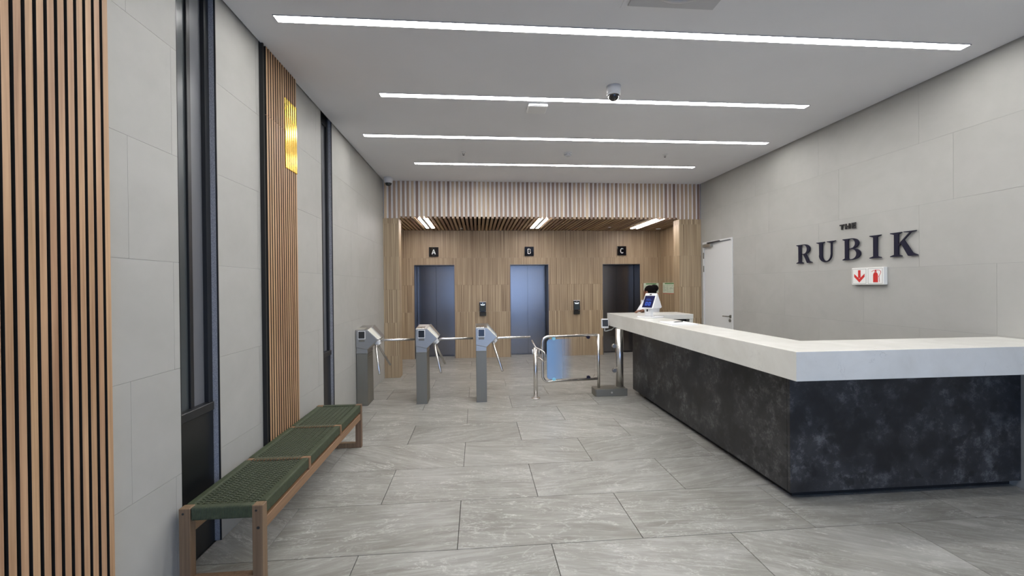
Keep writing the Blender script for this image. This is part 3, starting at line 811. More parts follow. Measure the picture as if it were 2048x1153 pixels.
for ch, y0, polys, lab in small:
    b = B(); pl = lambda u, v, dd: (XR-0.010-dd, y0-u*h2, 2.273+v*h2)
    for k, q in enumerate(polys): poly3(b, q, pl, 0, 0.010+0.0005*k)
    L = obj('sign_letter', b, 'letterblk', None, origin=(XR-0.010, y0-0.03, 2.273))
    tag(L, lab, 'letter', 'wall letters')
    obj('standoff_pin', B().cyl((XR+0.001, y0-0.46*h2, 2.273+0.5*h2), (XR-0.012, y0-0.46*h2, 2.273+0.5*h2), 0.004, 8), 'blackmetal', L)

# ---- fire extinguisher sign
fs = thing('extinguisher_sign', 'white double sign with red arrow and red fire extinguisher on right wall', 'sign', (XR, 4.24, 1.625))
obj('box', B().box(XR-0.045, XR, 4.045, 4.420, 1.626, 1.814, 0.003), 'signwhite', fs)
fp = lambda u, v, dd: (XR-0.045-dd, 4.420-u, 1.626+v)
for u0 in (0.012, 0.198):
    b = B()
    for q in (rect(u0, u0+0.165, 0.012, 0.015), rect(u0, u0+0.165, 0.173, 0.176), rect(u0, u0+0.003, 0.012, 0.176), rect(u0+0.162, u0+0.165, 0.012, 0.176)): poly3(b, q, fp, -0.001, 0.001)
    obj('sign_border', b, 'line', fs)
b = B()
for q in (rect(0.080, 0.110, 0.075, 0.162), [(0.095, 0.026), (0.158, 0.088), (0.158, 0.122), (0.095, 0.066)], [(0.095, 0.026), (0.095, 0.066), (0.032, 0.122), (0.032, 0.088)]): poly3(b, q, fp, -0.001, 0.0012)
obj('arrow', b, 'red', fs)
b = B()
poly3(b, rect(0.258, 0.312, 0.026, 0.105), fp, -0.001, 0.0012)
poly3(b, [(0.258, 0.105), (0.312, 0.105), (0.307, 0.122), (0.296, 0.131), (0.274, 0.131), (0.263, 0.122)], fp, -0.001, 0.0012)
poly3(b, rect(0.272, 0.298, 0.133, 0.141), fp, -0.001, 0.0012)
poly3(b, [(0.276, 0.143), (0.296, 0.143), (0.292, 0.160), (0.280, 0.160)], fp, -0.001, 0.0012)
stroke(b, [(0.240, 0.140), (0.262, 0.153), (0.290, 0.156), (0.325, 0.156), (0.342, 0.145), (0.345, 0.130), (0.325, 0.095), (0.318, 0.085)], 0.0045, fp, -0.001, 0.0012)
stroke(b, [(0.324, 0.09), (0.328, 0.03)], 0.004, fp, -0.001, 0.0012)
obj('extinguisher_symbol', b, 'red', fs)

# ================================================================== CEILING FITTINGS
def dome_camera(x, y, s, label):
    t = thing('dome_camera', label, 'camera', (x, y, H), 'ceiling dome cameras')
    obj('base', B().lathe([(0.060*s, 0.0), (0.060*s, -0.030*s), (0.056*s, -0.060*s), (0.050*s, -0.064*s)], (x, y, H), 28), 'white', t)
    obj('collar', B().lathe([(0.052*s, -0.060*s), (0.054*s, -0.072*s), (0.047*s, -0.078*s), (0.046*s, -0.06*s)], (x, y, H), 28), 'white', t)
    obj('dome', B().lathe([(0.046*s, -0.070*s), (0.045*s, -0.084*s), (0.038*s, -0.102*s), (0.025*s, -0.114*s), (0.010*s, -0.119*s)], (x, y, H), 28), 'gloss', t)
    return t
dome_camera(1.335, 3.96, 1.15, 'white dome camera with black lens on the open ceiling')
dome_camera(-1.545, 7.50, 1.25, 'small dome camera in the ceiling corner before the slatted fascia')
t = thing('ceiling_vent', 'square painted ceiling air diffuser at the top of the picture', 'vent', (1.35, 2.50, H))
obj('panel', B().box(1.045, 1.655, 2.20, 2.795, H-0.012, H+0.01, 0.002), 'ventgrey', t)
obj('neck_ring', B().lathe([(0.235, -0.010), (0.235, -0.022), (0.215, -0.026), (0.20, -0.022), (0.20, -0.010)], (1.35, 2.50, H), 40), 'ventgrey', t)
obj('outer_frame', B().box(1.005, 1.045, 2.16, 2.835, H-0.004, H+0.01).box(1.655, 1.695, 2.16, 2.835, H-0.004, H+0.01).box(1.045, 1.655, 2.795, 2.835, H-0.004, H+0.01).box(1.045, 1.655, 2.16, 2.20, H-0.004, H+0.01), 'plaster', t)
t = thing('ceiling_sensor', 'white rectangular access point box under the ceiling', 'sensor', (0.657, 4.46, H))
obj('housing', B().box(0.552, 0.762, 4.36, 4.56, H-0.035, H, 0.012, 2), 'white', t)
obj('cover_strip', B().box(0.575, 0.74, 4.353, 4.361, H-0.028, H-0.010, 0.002), 'signwhite', t)
obj('clip', B().box(0.645, 0.67, 4.350, 4.358, H-0.012, H, 0.001), 'grey', t)
t = thing('smoke_detector', 'round white smoke detector in the far ceiling', 'detector', (1.327, 5.99, H))
obj('base', B().lathe([(0.060, 0), (0.060, -0.012), (0.052, -0.018)], (1.327, 5.99, H), 24), 'white', t)
obj('chamber', B().lathe([(0.045, -0.016), (0.047, -0.034), (0.036, -0.044), (0.012, -0.046)], (1.327, 5.99, H), 24), 'ventgrey', t)
for k in range(6):
    a = 2*PI*k/6
    obj('vent_slot', B().box(1.327+0.047*math.cos(a)-0.006, 1.327+0.047*math.cos(a)+0.006, 5.99+0.047*math.sin(a)-0.006, 5.99+0.047*math.sin(a)+0.006, H-0.032, H-0.021), 'grey', t)
def sprinkler(x, y, z, label, grp='sprinkler heads'):
    t = thing('sprinkler', label, 'sprinkler', (x, y, z), grp)
    obj('rose', B().lathe([(0.034, 0), (0.032, -0.006), (0.014, -0.010)], (x, y, z), 20), 'white', t)
    obj('frame', B().tube([(x-0.008, y, z-0.008), (x-0.010, y, z-0.03), (x, y, z-0.042), (x+0.010, y, z-0.03), (x+0.008, y, z-0.008)], 0.003, 6), 'dark', t)
    obj('deflector', B().lathe([(0.013, -0.040), (0.013, -0.043)], (x, y, z), 14), 'dark', t)
sprinkler(2.783, 5.97, H, 'ceiling sprinkler right of the smoke detector')
sprinkler(-0.181, 6.03, H, 'ceiling sprinkler left of the smoke detector')
sprinkler(-0.34, 9.20, 2.925, 'soffit sprinkler between the left and middle soffit lights')
sprinkler(2.91, 9.0, 2.925, 'soffit sprinkler between the middle and right soffit lights')
t = thing('soffit_downlight', 'small round white fitting in the soffit corner right of the last soffit light', 'sensor', (4.12, 9.2, 2.925))
obj('rim', B().lathe([(0.055, 0), (0.055, -0.010), (0.040, -0.014)], (4.12, 9.2, 2.925), 22), 'white', t)
obj('lens', B().lathe([(0.038, -0.012), (0.030, -0.020), (0.010, -0.023)], (4.12, 9.2, 2.925), 22), 'ventgrey', t)

# ================================================================== RECEPTION DESK
BX, BY0, BY1, BZ0, BZ1 = 2.345, 2.965, 6.17, 0.062, 0.99
desk = thing('reception_desk', 'dark mottled slate reception desk base under the white counter', 'desk', (3.2, 4.4, 0))
obj('front_panel', B().box(BX, XR-0.004, BY0, BY0+0.03, BZ0, BZ1, 0.0015), 'slate', desk)
obj('side_panel', B().box(BX, BX+0.03, BY0+0.032, BY1, BZ0, BZ1, 0.0015), 'slate', desk)
obj('end_panel', B().box(BX+0.03, 2.56, BY1-0.03, BY1, BZ0, BZ1, 0.0015), 'slate', desk)
obj('inner_panel', B().box(2.54, 2.56, 3.15, BY1-0.03, 0.02, BZ1), 'dark', desk)
obj('inner_panel', B().box(2.56, XR-0.004, 3.13, 3.15, 0.02, BZ1), 'dark', desk)
obj('plinth', B().box(BX+0.07, XR-0.004, BY0+0.075, 3.12, 0.0, BZ0).box(BX+0.07, 2.53, 3.12, BY1-0.26, 0.0, BZ0), 'black', desk)
ct = thing('countertop', 'thick white quartz countertop running round the reception desk', 'countertop', (3.0, 4.4, 0.99))
CX0, CX1, CY0, CY1, CT, CB = 2.120, 2.560, 2.620, 3.120, 1.190, 0.990
outer = [(CX0, CY0), (XR-0.003, CY0), (XR-0.003, CY1), (CX1, CY1), (CX1, 6.15), (CX1, 6.70), (CX0, 6.70)]
obj('slab', B().prism(outer, 'xy', CB+0.0005, CT, 0.003, 2), 'quartz', ct)
obj('return_slab', B().box(CX1+0.001, 3.30, 6.15, 6.70, CT-0.075, CT, 0.003, 2), 'quartz', ct)
obj('return_gable', B().box(3.24, 3.299, 6.155, 6.695, 0.0, CT-0.076, 0.003), 'quartz', ct)
obj('return_shade_sheet', B().box(CX1+0.01, 3.235, 6.24, 6.27, 0.35, CT-0.077), 'black', ct)  # black sheet stands for the shade in the opening under the return

# ---- check-in tablet on a stand
TX, TY, TZ = 2.36, 5.60, CT
tb = thing('checkin_tablet', 'white check-in tablet on a stand with glowing blue screen', 'tablet', (TX, TY, TZ))
rotz = Matrix.Rotation(math.radians(-60), 3, 'Z')     # screen turned to the visitors' side
def tpl(u, v, w):      # u to the screen's right, v up the stand, w towards the viewer
    p = rotz@Vector((u, -w, v)); return (TX+p.x, TY+p.y, TZ+v)
def tbox(b, u0, u1, v0, v1, w0, w1, lean=0.0, bev=0.0):
    vs = [tpl(u, v, w-lean*(v-v0)) for u in (u0, u1) for w in (w0, w1) for v in (v0, v1)]
    v, f = b._new(vs, [(0, 1, 3, 2), (4, 6, 7, 5), (0, 4, 5, 1), (2, 3, 7, 6), (0, 2, 6, 4), (1, 5, 7, 3)])
    bmesh.ops.recalc_face_normals(b.bm, faces=f)
    if bev: b._bevel(v, f, bev, 2)
    return b
obj('base', tbox(B(), -0.12, 0.12, 0.0, 0.022, -0.17, 0.10, 0, 0.006), 'white', tb)
obj('base_pad', tbox(B(), -0.10, 0.10, 0.022, 0.026, 0.0, 0.09, 0, 0.002), 'grey', tb)
nk = obj('neck', tbox(B(), -0.055, 0.040, 0.022, 0.165, -0.045, 0.015, 0.12, 0.005), 'white', tb)
obj('card_slot', tbox(B(), -0.030, -0.008, 0.085, 0.118, 0.0062, 0.0082, 0.12), 'dark', nk)
hs_ = obj('housing', B(), 'white', tb) if False else None
b = B(); prof = [(0.045, 0.130), (-0.058, 0.338), (-0.075, 0.338), (-0.17, 0.145), (-0.15, 0.130)]   # (w, v) wedge seen from the side
n = len(prof)
vs = [tpl(-0.095, v, w) for w, v in prof]+[tpl(0.095, v, w) for w, v in prof]
v_, f_ = b._new(vs, [tuple(range(n)), tuple(range(2*n-1, n-1, -1))]+[(i, (i+1) % n, (i+1) % n+n, i+n) for i in range(n)])
bmesh.ops.recalc_face_normals(b.bm, faces=f_); b._bevel(v_, f_, 0.008, 2)
hous = obj('housing', b, 'white', tb)
def scr(u, v, dd):     # on the leaning front of the wedge
    s = 0.130+(v)*0.208; w = 0.045-0.103*v; return tpl(u*0.19-0.095, s+dd*0.44, w+dd*0.90)
def scr2(u, v, dd): return scr(u, v, dd)
b = B(); poly3(b, rect(0.07, 0.93, 0.06, 0.84), scr2, -0.002, 0.0015); sc_ = obj('screen', b, 'screen', tb)
b = B()
for u0 in (0.28, 0.54):
    for q in (rect(u0, u0+0.05, 0.20, 0.42), rect(u0+0.13, u0+0.18, 0.20, 0.42), rect(u0, u0+0.18, 0.40, 0.425), rect(u0, u0+0.18, 0.195, 0.22)): poly3(b, q, scr2, 0.001, 0.0022)
for k in range(3): poly3(b, rect(0.25, 0.25+0.35+0.07*k, 0.62-0.05*k, 0.63-0.05*k), scr2, 0.001, 0.0022)
obj('screen_figures', b, 'screenfig', sc_)
b = B(); poly3(b, rect(0.40, 0.60, 0.88, 0.96), scr2, -0.002, 0.0015); obj('camera_window', b, 'gloss', hous)

# ---- visitor papers and pen
pr = B(); pc = (2.33, 4.70)
def pp(u, v, z, ang=0.10): return (pc[0]+u*math.cos(ang)-v*math.sin(ang), pc[1]+u*math.sin(ang)+v*math.cos(ang), z)
def sheet(u0, u1, v0, v1, z0, z1, ang):
    b = B(); vs = [pp(u, v, z, ang) for u in (u0, u1) for v in (v0, v1) for z in (z0, z1)]
    b._new(vs, [(0, 1, 3, 2), (4, 6, 7, 5), (0, 4, 5, 1), (2, 3, 7, 6), (0, 2, 6, 4), (1, 5, 7, 3)]); return b
pad = obj('paper_pad', sheet(-0.15, 0.15, -0.20, 0.20, CT, CT+0.010, -0.05), 'paper', None, origin=(pc[0], pc[1], CT))
tag(pad, 'white paper pad lying on the counter under a pen', 'paper pad')
obj('top_sheet', sheet(-0.145, 0.145, -0.195, 0.195, CT+0.0102, CT+0.0112, -0.02), 'paper', pad)
obj('printed_lines', B()._new([pp(-0.11, 0.15, CT+0.0114, -0.02), pp(-0.01, 0.15, CT+0.0114, -0.02), pp(-0.01, 0.165, CT+0.0114, -0.02), pp(-0.11, 0.165, CT+0.0114, -0.02)], [(0, 1, 2, 3)]) and B().box(pc[0]-0.11, pc[0]-0.02, pc[1]+0.14, pc[1]+0.155, CT+0.0113, CT+0.0116), 'line', pad)
pen = thing('pen', 'dark ballpoint pen lying on the paper pad', 'pen', (pc[0]+0.04, pc[1]+0.02, CT+0.0112))
zz = CT+0.0112+0.005
obj('barrel', B().tube([(pc[0]-0.02, pc[1]+0.03, zz), (pc[0]+0.10, pc[1]+0.075, zz)], 0.005, 10), 'dark', pen)
obj('tip', B().tube([(pc[0]-0.02, pc[1]+0.03, zz), (pc[0]-0.042, pc[1]+0.0217, zz)], [0.005, 0.0015], 10), 'steel', pen)
obj('clip', B().box(pc[0]+0.075, pc[0]+0.10, pc[1]+0.069, pc[1]+0.074, zz+0.004, zz+0.007), 'steel', pen)

# ---- keypad reader on a bent arm under the counter end
kr = thing('keypad_reader', 'white and black keypad reader on a bent arm at the counter end', 'keypad', (2.03, 6.60, 0.90))
obj('arm', B().tube([(2.22, 6.60, 0.975), (2.16, 6.60, 0.925), (2.075, 6.60, 0.905), (2.045, 6.60, 0.905), (2.045, 6.60, 0.96)], 0.008, 8).box(2.18, 2.26, 6.57, 6.63, 0.972, 0.9904), 'white', kr)
bd = obj('body', B().prism([(6.545, 0.955), (6.555, 1.105), (6.60, 1.105), (6.60, 0.955)], 'yz', 1.985, 2.095, 0.007, 2), 'white', kr)
obj('keypad_face', B().prism([(6.5435, 0.985), (6.5505, 1.090), (6.56, 1.090), (6.56, 0.985)], 'yz', 1.995, 2.085, 0.002), 'gloss', kr)
for r in range(4):
    for c in range(3):
        z = 0.995+r*0.022; obj('key', B().box(2.008+c*0.024, 2.020+c*0.024, 6.5405+(r*0.0015), 6.5445+(r*0.0015), z, z+0.010), 'keys', kr)

# ================================================================== BENCH
bn = thing('bench', 'long timber bench with woven green cord seat against left wall', 'bench', (-1.44, 3.435, 0))
X0, X1, Y0, Y1, ZT = -1.647, -1.205, 2.425, 4.440, 0.440
LW, LD = 0.058, 0.050
for xa in (X0, X1-LW):
    for ya in (Y0, Y1-LD):
        lg = obj('leg', B().box(xa, xa+LW, ya, ya+LD, 0, ZT, 0.003), 'benchleg', bn)
        yb = ya if ya == Y0 else Y1
        sg = -1 if ya == Y0 else 1
        for zb, rr in ((ZT-0.028, 0.0065), (ZT-0.125, 0.0085)):
            if xa == X0 and zb < ZT-0.1: continue
            obj('bolt', B().cyl((xa+LW/2+(0.004 if zb < ZT-0.1 else -0.006), yb-sg*0.002, zb), (xa+LW/2+(0.004 if zb < ZT-0.1 else -0.006), yb+sg*0.0015, zb), rr, 12), 'blackmetal', lg)
for ya in (Y0, Y1-LD):
    obj('foot_rail', B().box(X0+LW, X1-LW, ya, ya+LD, 0, 0.05, 0.003), 'benchleg', bn)
for xa in (X0+0.006, X1-0.046):
    obj('lower_rail', B().box(xa, xa+0.040, Y0+LD, Y1-LD, 0.285, 0.350, 0.003), 'bench', bn)
DV = (3.095, 3.775)
bounds = [Y0+0.055, DV[0], DV[1], Y1-0.055]
DW = 0.034
for yv in DV:
    obj('divider', B().box(X0+0.012, X1-0.002, yv-DW/2, yv+DW/2, 0.352, ZT-0.002, 0.003), 'bench', bn)
for ya in (Y0+0.004, Y1-0.050):
    obj('end_wrap', B().box(X0+LW, X1-LW, ya, ya+0.046, ZT-0.072, ZT+0.001, 0.010, 3), 'cordx', bn)
secs = [(Y0+0.052, DV[0]-DW/2-0.002), (DV[0]+DW/2+0.002, DV[1]-DW/2-0.002), (DV[1]+DW/2+0.002, Y1-0.052)]
for a, c in secs:
    for xa in (X0+0.004, X1-0.050):
        obj('wrapped_edge', B().box(xa, xa+0.046, a, c, ZT-0.072, ZT+0.001, 0.010, 3), 'cordy', bn)
wx0, wx1 = X0+0.046, X1-0.046
def woven(a, c):
    """two families of slanted flat cords passing over and under each other"""
    b = B(); W = wx1-wx0; slope = 0.55; st = 0.024; cw = 0.0037
    for fam in (1, -1):
        k = a-W*slope-0.02
        while k < c+W*slope+0.02:
            pts = []; N = 40
            for i in range(N+1):
                x = wx0+W*i/N; y = k+fam*slope*(x-wx0)
                if a-0.004 <= y <= c+0.004:
                    ph = (x-wx0)/(st/(2*slope))*PI
                    z = ZT-0.011+fam*0.0028*math.cos(ph)-0.004*math.sin(PI*(x-wx0)/W)
                    pts.append((x, y, z))
            if len(pts) > 2: b.tube(pts, cw, 5, caps=False)
            k += st
    # straight weft cords across the seat, slightly below
    y = a+0.006
    while y < c:
        b.tube([(wx0, y, ZT-0.014), (wx0+W*0.5, y+0.003, ZT-0.018), (wx1, y, ZT-0.014)], 0.0036, 5, caps=False); y += 0.024
    return b
for a, c in secs:
    w = obj('woven_panel', woven(a, c), 'cord', bn); w['kind'] = 'stuff'
for yv in DV:
    b = B()
    for i in range(15):
        x = wx0+0.02+i*(wx1-wx0-0.04)/14
        b.tube([(x-0.010, yv-DW/2-0.012, ZT-0.010), (x-0.006, yv-DW/2, ZT+0.0005), (x+0.006, yv+DW/2, ZT+0.0005), (x+0.010, yv+DW/2+0.012, ZT-0.010)], 0.0042, 6)
    w = obj('cord_lashing', b, 'cord', bn); w['kind'] = 'stuff'

# ================================================================== TURNSTILES
def turnstile(x, y, label):
    t = thing('turnstile', label, 'turnstile', (x, y, 0), 'tripod turnstiles')
    P = lambda q: [(x+u, v) for u, v in q]
    def taper(p): return (p[0], p[1]-(0.03 if p[2] > 0.3 else 0), p[2])
    obj('column', B().prism(P([(0, 0), (0.150, 0), (0.150, 0.722), (0, 0.722)]), 'xz', y, y+0.335, 0.004, 2, shift=taper), 'steel', t)
    obj('base_seam', B().box(x-0.002, x+0.152, y-0.002, y+0.337, 0, 0.006), 'liftjamb', t)
    obj('collar', B().prism(P([(-0.002, 0.724), (0.152, 0.724), (0.152, 0.785), (-0.002, 0.818)]), 'xz', y-0.003, y+0.31, 0.006, 2), 'steelhead', t)
    rise = lambda p: (p[0], p[1], p[2]+(0.030 if p[2] > 1.0 else 0.0))
    hp = [(-0.004, 0.816), (0.150, 0.780), (0.300, 0.920), (0.158, 1.060), (-0.004, 1.060)]
    hd = obj('head', B().prism(P(hp), 'xz', y-0.012, y+0.350, 0.007, 2, shift=rise), 'steelhead', t)
    # glare-whitened plate on the front half of the slope, raised grey cover behind it
    sl = lambda s, n_: (0.158+0.142*s+0.70*n_, 1.060-0.140*s+0.71*n_)
    def slope_box(s0, s1, n0, n1, ya, yb, bev):
        q = [sl(s0, n0), sl(s1, n0), sl(s1, n1), sl(s0, n1)]
        zf = lambda yy: 0.030*(yy-y+0.012)/0.362*(1)
        b = B(); vs = []
        for yy in (ya, yb):
            for k, (u, v) in enumerate(q): vs.append((x+u, yy, v+(zf(yy) if k in (0, 3) else 0)))
        v_, f_ = b._new(vs, [(0, 1, 2, 3), (7, 6, 5, 4)]+[(i, (i+1) % 4, (i+1) % 4+4, i+4) for i in range(4)])
        bmesh.ops.recalc_face_normals(b.bm, faces=f_)
        if bev: b._bevel(v_, f_, bev, 2)
        return b
    obj('polished_plate', slope_box(0.02, 1.0, -0.004, 0.005, y-0.010, y+0.158, 0.003), 'plate', hd)
    obj('rear_cover', slope_box(0.02, 1.0, -0.004, 0.014, y+0.165, y+0.352, 0.004), 'steelhead', hd)
    tp = obj('top_plate', B().prism([(y+0.004, 1.0602), (y+0.004, 1.0645), (y+0.150, 1.0765), (y+0.150, 1.0722)], 'yz', x+0.006, x+0.118, 0.001), 'polish', hd)
    obj('ticket_slot', B().prism([(y+0.05, 1.0680), (y+0.05, 1.0695), (y+0.075, 1.0716), (y+0.075, 1.0700)], 'yz', x+0.03, x+0.095), 'dark', tp)
    # front reader
    fr = obj('reader_frame', B().box(x+0.030, x+0.128, y-0.022, y-0.010, 0.927, 1.042, 0.004, 2), 'white', hd)
    obj('reader_glass', B().box(x+0.038, x+0.120, y-0.0245, y-0.0215, 0.940, 1.036, 0.001), 'gloss', hd)
    obj('reader_tray', B().box(x+0.040, x+0.118, y-0.0165, y-0.0115, 0.893, 0.922, 0.002), 'steel', hd)
    obj('key_lock', B().cyl((x+0.149, y+0.17, 0.645), (x+0.153, y+0.17, 0.645), 0.007, 10), 'polish', t)
    obj('service_panel_line', B().box(x+0.1495, x+0.1510, y+0.045, y+0.285, 0.664, 0.668), 'polish', t)
    # tripod hub on the lower slope
    hx, hy, hz = 0.250, y+0.135, 0.868
    ax = Vector((0.70, 0, -0.714))
    c0 = Vector((x+hx, hy, hz))
    hub = obj('hub', B().cyl(c0-ax*0.02, c0+ax*0.030, 0.050, 6).cyl(c0+ax*0.028, c0+ax*0.052, 0.036, 20), 'white', t)
    hc = c0+ax*0.034
    for k, v in enumerate((Vector((1, 0, 0)), Vector((0.25, -0.612, -0.75)), Vector((0.25, 0.612, -0.75)))):
        per = (v-ax*v.dot(ax)).normalized()
        s0 = hc+per*0.028
        s1 = hc+per*0.064
        L = 0.47 if k == 0 else 0.455
        pts = [s0, s1, s1+per*0.006+v*0.006, s1+per*0.010+v*0.020, s1+per*0.010+v*L]
        obj('arm', B().tube(pts, 0.0165, 14), 'tube', t)
    return t
t3 = turnstile(-0.030, 5.935, 'third turnstile from the left wall, next to the glass swing gate')
copy_tree(t3, (-0.868, 5.935, 0), 'middle turnstile of the three, standing clear of the wall')
copy_tree(t3, (-1.683, 5.935, 0), 'first turnstile, standing against the left wall')

# ================================================================== GATE
gp = thing('gate_post', 'short steel latch post with looped bracket beside the third turnstile', 'post', (0.835, 6.05, 0))
obj('post', B().cyl((0.835, 6.05, 0.008), (0.835, 6.05, 0.745), 0.030, 20), 'tube', gp)
obj('foot_plate', B().lathe([(0.062, 0.0), (0.062, 0.008), (0.034, 0.012)], (0.835, 6.05, 0), 24), 'tube', gp)
lp = [(0.80, 6.16, 0.835), (0.825, 6.08, 0.775), (0.84, 6.02, 0.745), (0.915, 5.93, 0.715), (0.945, 5.90, 0.690), (0.950, 5.895, 0.655), (0.948, 5.90, 0.580), (0.935, 5.915, 0.560), (0.905, 5.95, 0.585), (0.850, 6.02, 0.615)]
obj('loop_bracket', B().tube(lp, 0.011, 10), 'tube', gp)
obj('latch_bar', B().tube([(0.88, 5.99, 0.725), (0.885, 5.985, 0.600)], 0.008, 8), 'tube', gp)
obj('end_cap', B().cyl((0.800, 6.06, 0.65), (0.800, 6.06, 0.715), 0.011, 12), 'white', gp)

sg = thing('swing_gate', 'low steel swing gate with glass pane coloured blue at its free end below the counter end', 'gate', (1.98, 6.13, 0))
bp = [(1.715, 6.04), (1.735, 6.02), (2.205, 6.02), (2.205, 6.24), (1.735, 6.24), (1.715, 6.22)]
obj('base_box', B().prism(bp, 'xy', 0, 0.108, 0.006, 2), 'steel', sg)
obj('base_screw', B().cyl((1.965, 6.021, 0.058), (1.965, 6.012, 0.058), 0.016, 16), 'polish', sg)
HX, HY = 1.800, 6.13
GXa, GYa = 0.935, 6.015
obj('hinge_tube', B().cyl((HX, HY, 0.106), (HX, HY, 0.915), 0.022, 16), 'tube', sg)
def gpt(s, z): return (HX+(GXa-HX)*s, HY+(GYa-HY)*s, z)
z0, z1, rc = 0.245, 0.902, 0.085
corner = []
for cz, a0, a1, zz in ((z1-rc, 90, 180, 1), (z0+rc, 180, 270, 1)):
    for i in range(7):
        a = math.radians(a0+(a1-a0)*i/6); corner.append(gpt(1-(rc/0.87)*(1+math.cos(a)), cz+rc*math.sin(a)))
obj('gate_frame', B().tube([gpt(0.02, z1)]+corner+[gpt(0.02, z0)], 0.0195, 14), 'tube', sg)
# glass pane with rounded free corners
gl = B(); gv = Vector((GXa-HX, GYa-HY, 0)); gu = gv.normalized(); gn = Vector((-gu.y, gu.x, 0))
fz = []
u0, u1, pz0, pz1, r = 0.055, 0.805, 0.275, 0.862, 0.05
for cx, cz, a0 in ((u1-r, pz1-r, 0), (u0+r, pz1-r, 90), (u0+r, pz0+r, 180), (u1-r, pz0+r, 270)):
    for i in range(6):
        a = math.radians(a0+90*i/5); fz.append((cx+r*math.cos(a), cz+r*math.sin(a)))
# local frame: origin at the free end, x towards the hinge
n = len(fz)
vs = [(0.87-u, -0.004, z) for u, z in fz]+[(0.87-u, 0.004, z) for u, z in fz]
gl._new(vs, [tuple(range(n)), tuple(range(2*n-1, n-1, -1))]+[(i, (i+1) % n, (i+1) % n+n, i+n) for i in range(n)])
gp_ = obj('glass_pane', gl, 'fade', None)
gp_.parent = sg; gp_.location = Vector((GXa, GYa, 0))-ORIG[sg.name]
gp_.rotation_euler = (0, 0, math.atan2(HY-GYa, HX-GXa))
for u, z, sgn, mt in ((0.17, z1, -1, 'clampblue'), (0.17, z0, 1, 'clampblue'), (0.71, z1, -1, 'clampdark'), (0.71, z0, 1, 'clampdark')):
    s = 1-u/0.873; p = Vector(gpt(s, z+sgn*0.028))
    b = B().cyl(p-gn*0.016, p+gn*0.016, 0.026, 18).box(p.x-0.022, p.x+0.022, p.y-0.014, p.y+0.014, min(z+sgn*0.012, z+sgn*0.030), max(z+sgn*0.012, z+sgn*0.030))
    obj('glass_clamp', b, mt, sg)
PX, PY = 2.125, 6.13
obj('support_post', B().cyl((PX, PY, 0.106), (PX, PY, 0.9895), 0.058, 28), 'tube', sg)
obj('post_flange', B().lathe([(0.075, 0.108), (0.075, 0.114), (0.060, 0.118)], (PX, PY, 0), 28), 'steel', sg)
obj('fixed_pane', B().box(1.838, 2.045, 6.126, 6.134, 0.14, 0.87), 'glass', sg)
for z in (0.73, 0.36):
    obj('pane_clamp', B().cyl((2.040, 6.105, z), (2.040, 6.155, z), 0.030, 18).box(2.04, 2.08, 6.112, 6.148, z-0.022, z+0.022), 'tube', sg)

# ================================================================== PERSON
def skin_mesh(verts, edges, radii, sub=2, root=0):
    me = bpy.data.meshes.new('tmp'); me.from_pydata(verts, edges, [])
    o = bpy.data.objects.new('tmp', me); COL.objects.link(o)
    md = o.modifiers.new('s', 'SKIN'); md.use_smooth_shade = True
    for i, r in enumerate(radii):
        rr = r if isinstance(r, tuple) else (r, r)
        me.skin_vertices[0].data[i].radius = rr
    me.skin_vertices[0].data[root].use_root = True
    ss = o.modifiers.new('u', 'SUBSURF'); ss.levels = sub; ss.render_levels = sub
    bpy.context.view_layer.update()
    dg = bpy.context.evaluated_depsgraph_get()
    out = bpy.data.meshes.new_from_object(o.evaluated_get(dg))
    bpy.data.objects.remove(o); return out
PB = Vector((2.985, 7.04, 0.0))
fd = Vector((-0.70, 0.71, 0)).normalized()       # facing
ld = Vector((-fd.y, fd.x, 0))                     # person's left
def W(f, l_, z): return PB+fd*f+ld*l_+Vector((0, 0, z))
person = None
# skeleton: pelvis, spine, neck, head, arms with fingers, legs
V, E, Rr = [], [], []
def add(p, r, prev=None):
    V.append(tuple(p)); Rr.append(r)
    if prev is not None: E.append((prev, len(V)-1))
    return len(V)-1
pel = add(W(0, 0, 0.90), 0.125)
ab = add(W(0.01, 0, 1.03), 0.115, pel)
chs = add(W(0.0, 0, 1.20), 0.130, ab)
nb = add(W(-0.01, 0, 1.335), 0.070, chs)
nk = add(W(0.015, 0, 1.40), 0.052, nb)
jw = add(W(0.035, 0, 1.455), 0.070, nk)
hdv = add(W(0.025, 0, 1.535), 0.084, jw)
crn = add(W(0.015, 0, 1.585), 0.066, hdv)
def arm(side, elbow, wrist, hand_dir, hand_up):
    sh = add(W(-0.005, side*0.165, 1.315), 0.058, nb)
    el = add(elbow, 0.041, sh); wr = add(wrist, 0.028, el)
    pm = add(wrist+hand_dir*0.055, (0.034, 0.020), wr)
    kn = add(wrist+hand_dir*0.090, (0.034, 0.018), pm)
    acr = hand_dir.cross(hand_up).normalized()
    for k, (o_, L) in enumerate(((-0.027, 0.066), (-0.009, 0.076), (0.009, 0.072), (0.027, 0.056))):
        a = add(wrist+hand_dir*0.098+acr*o_, 0.0085, kn)
        b_ = add(wrist+hand_dir*(0.098+L*0.55)+acr*o_*1.1-hand_up*0.010, 0.008, a)
        add(wrist+hand_dir*(0.098+L*0.92)+acr*o_*1.1-hand_up*0.028, 0.0065, b_)
    a = add(wrist+hand_dir*0.040+acr*(-0.036)*side, 0.010, pm)
    b_ = add(wrist+hand_dir*0.070+acr*(-0.056)*side-hand_up*0.006, 0.009, a)
    add(wrist+hand_dir*0.098+acr*(-0.062)*side-hand_up*0.012, 0.0075, b_)
lw = Vector((2.715, 6.655, 1.222)); le = W(0.10, 0.235, 1.12)
arm(1, le, lw, Vector((-0.95, -0.2, -0.05)).normalized(), Vector((0, 0, 1)))
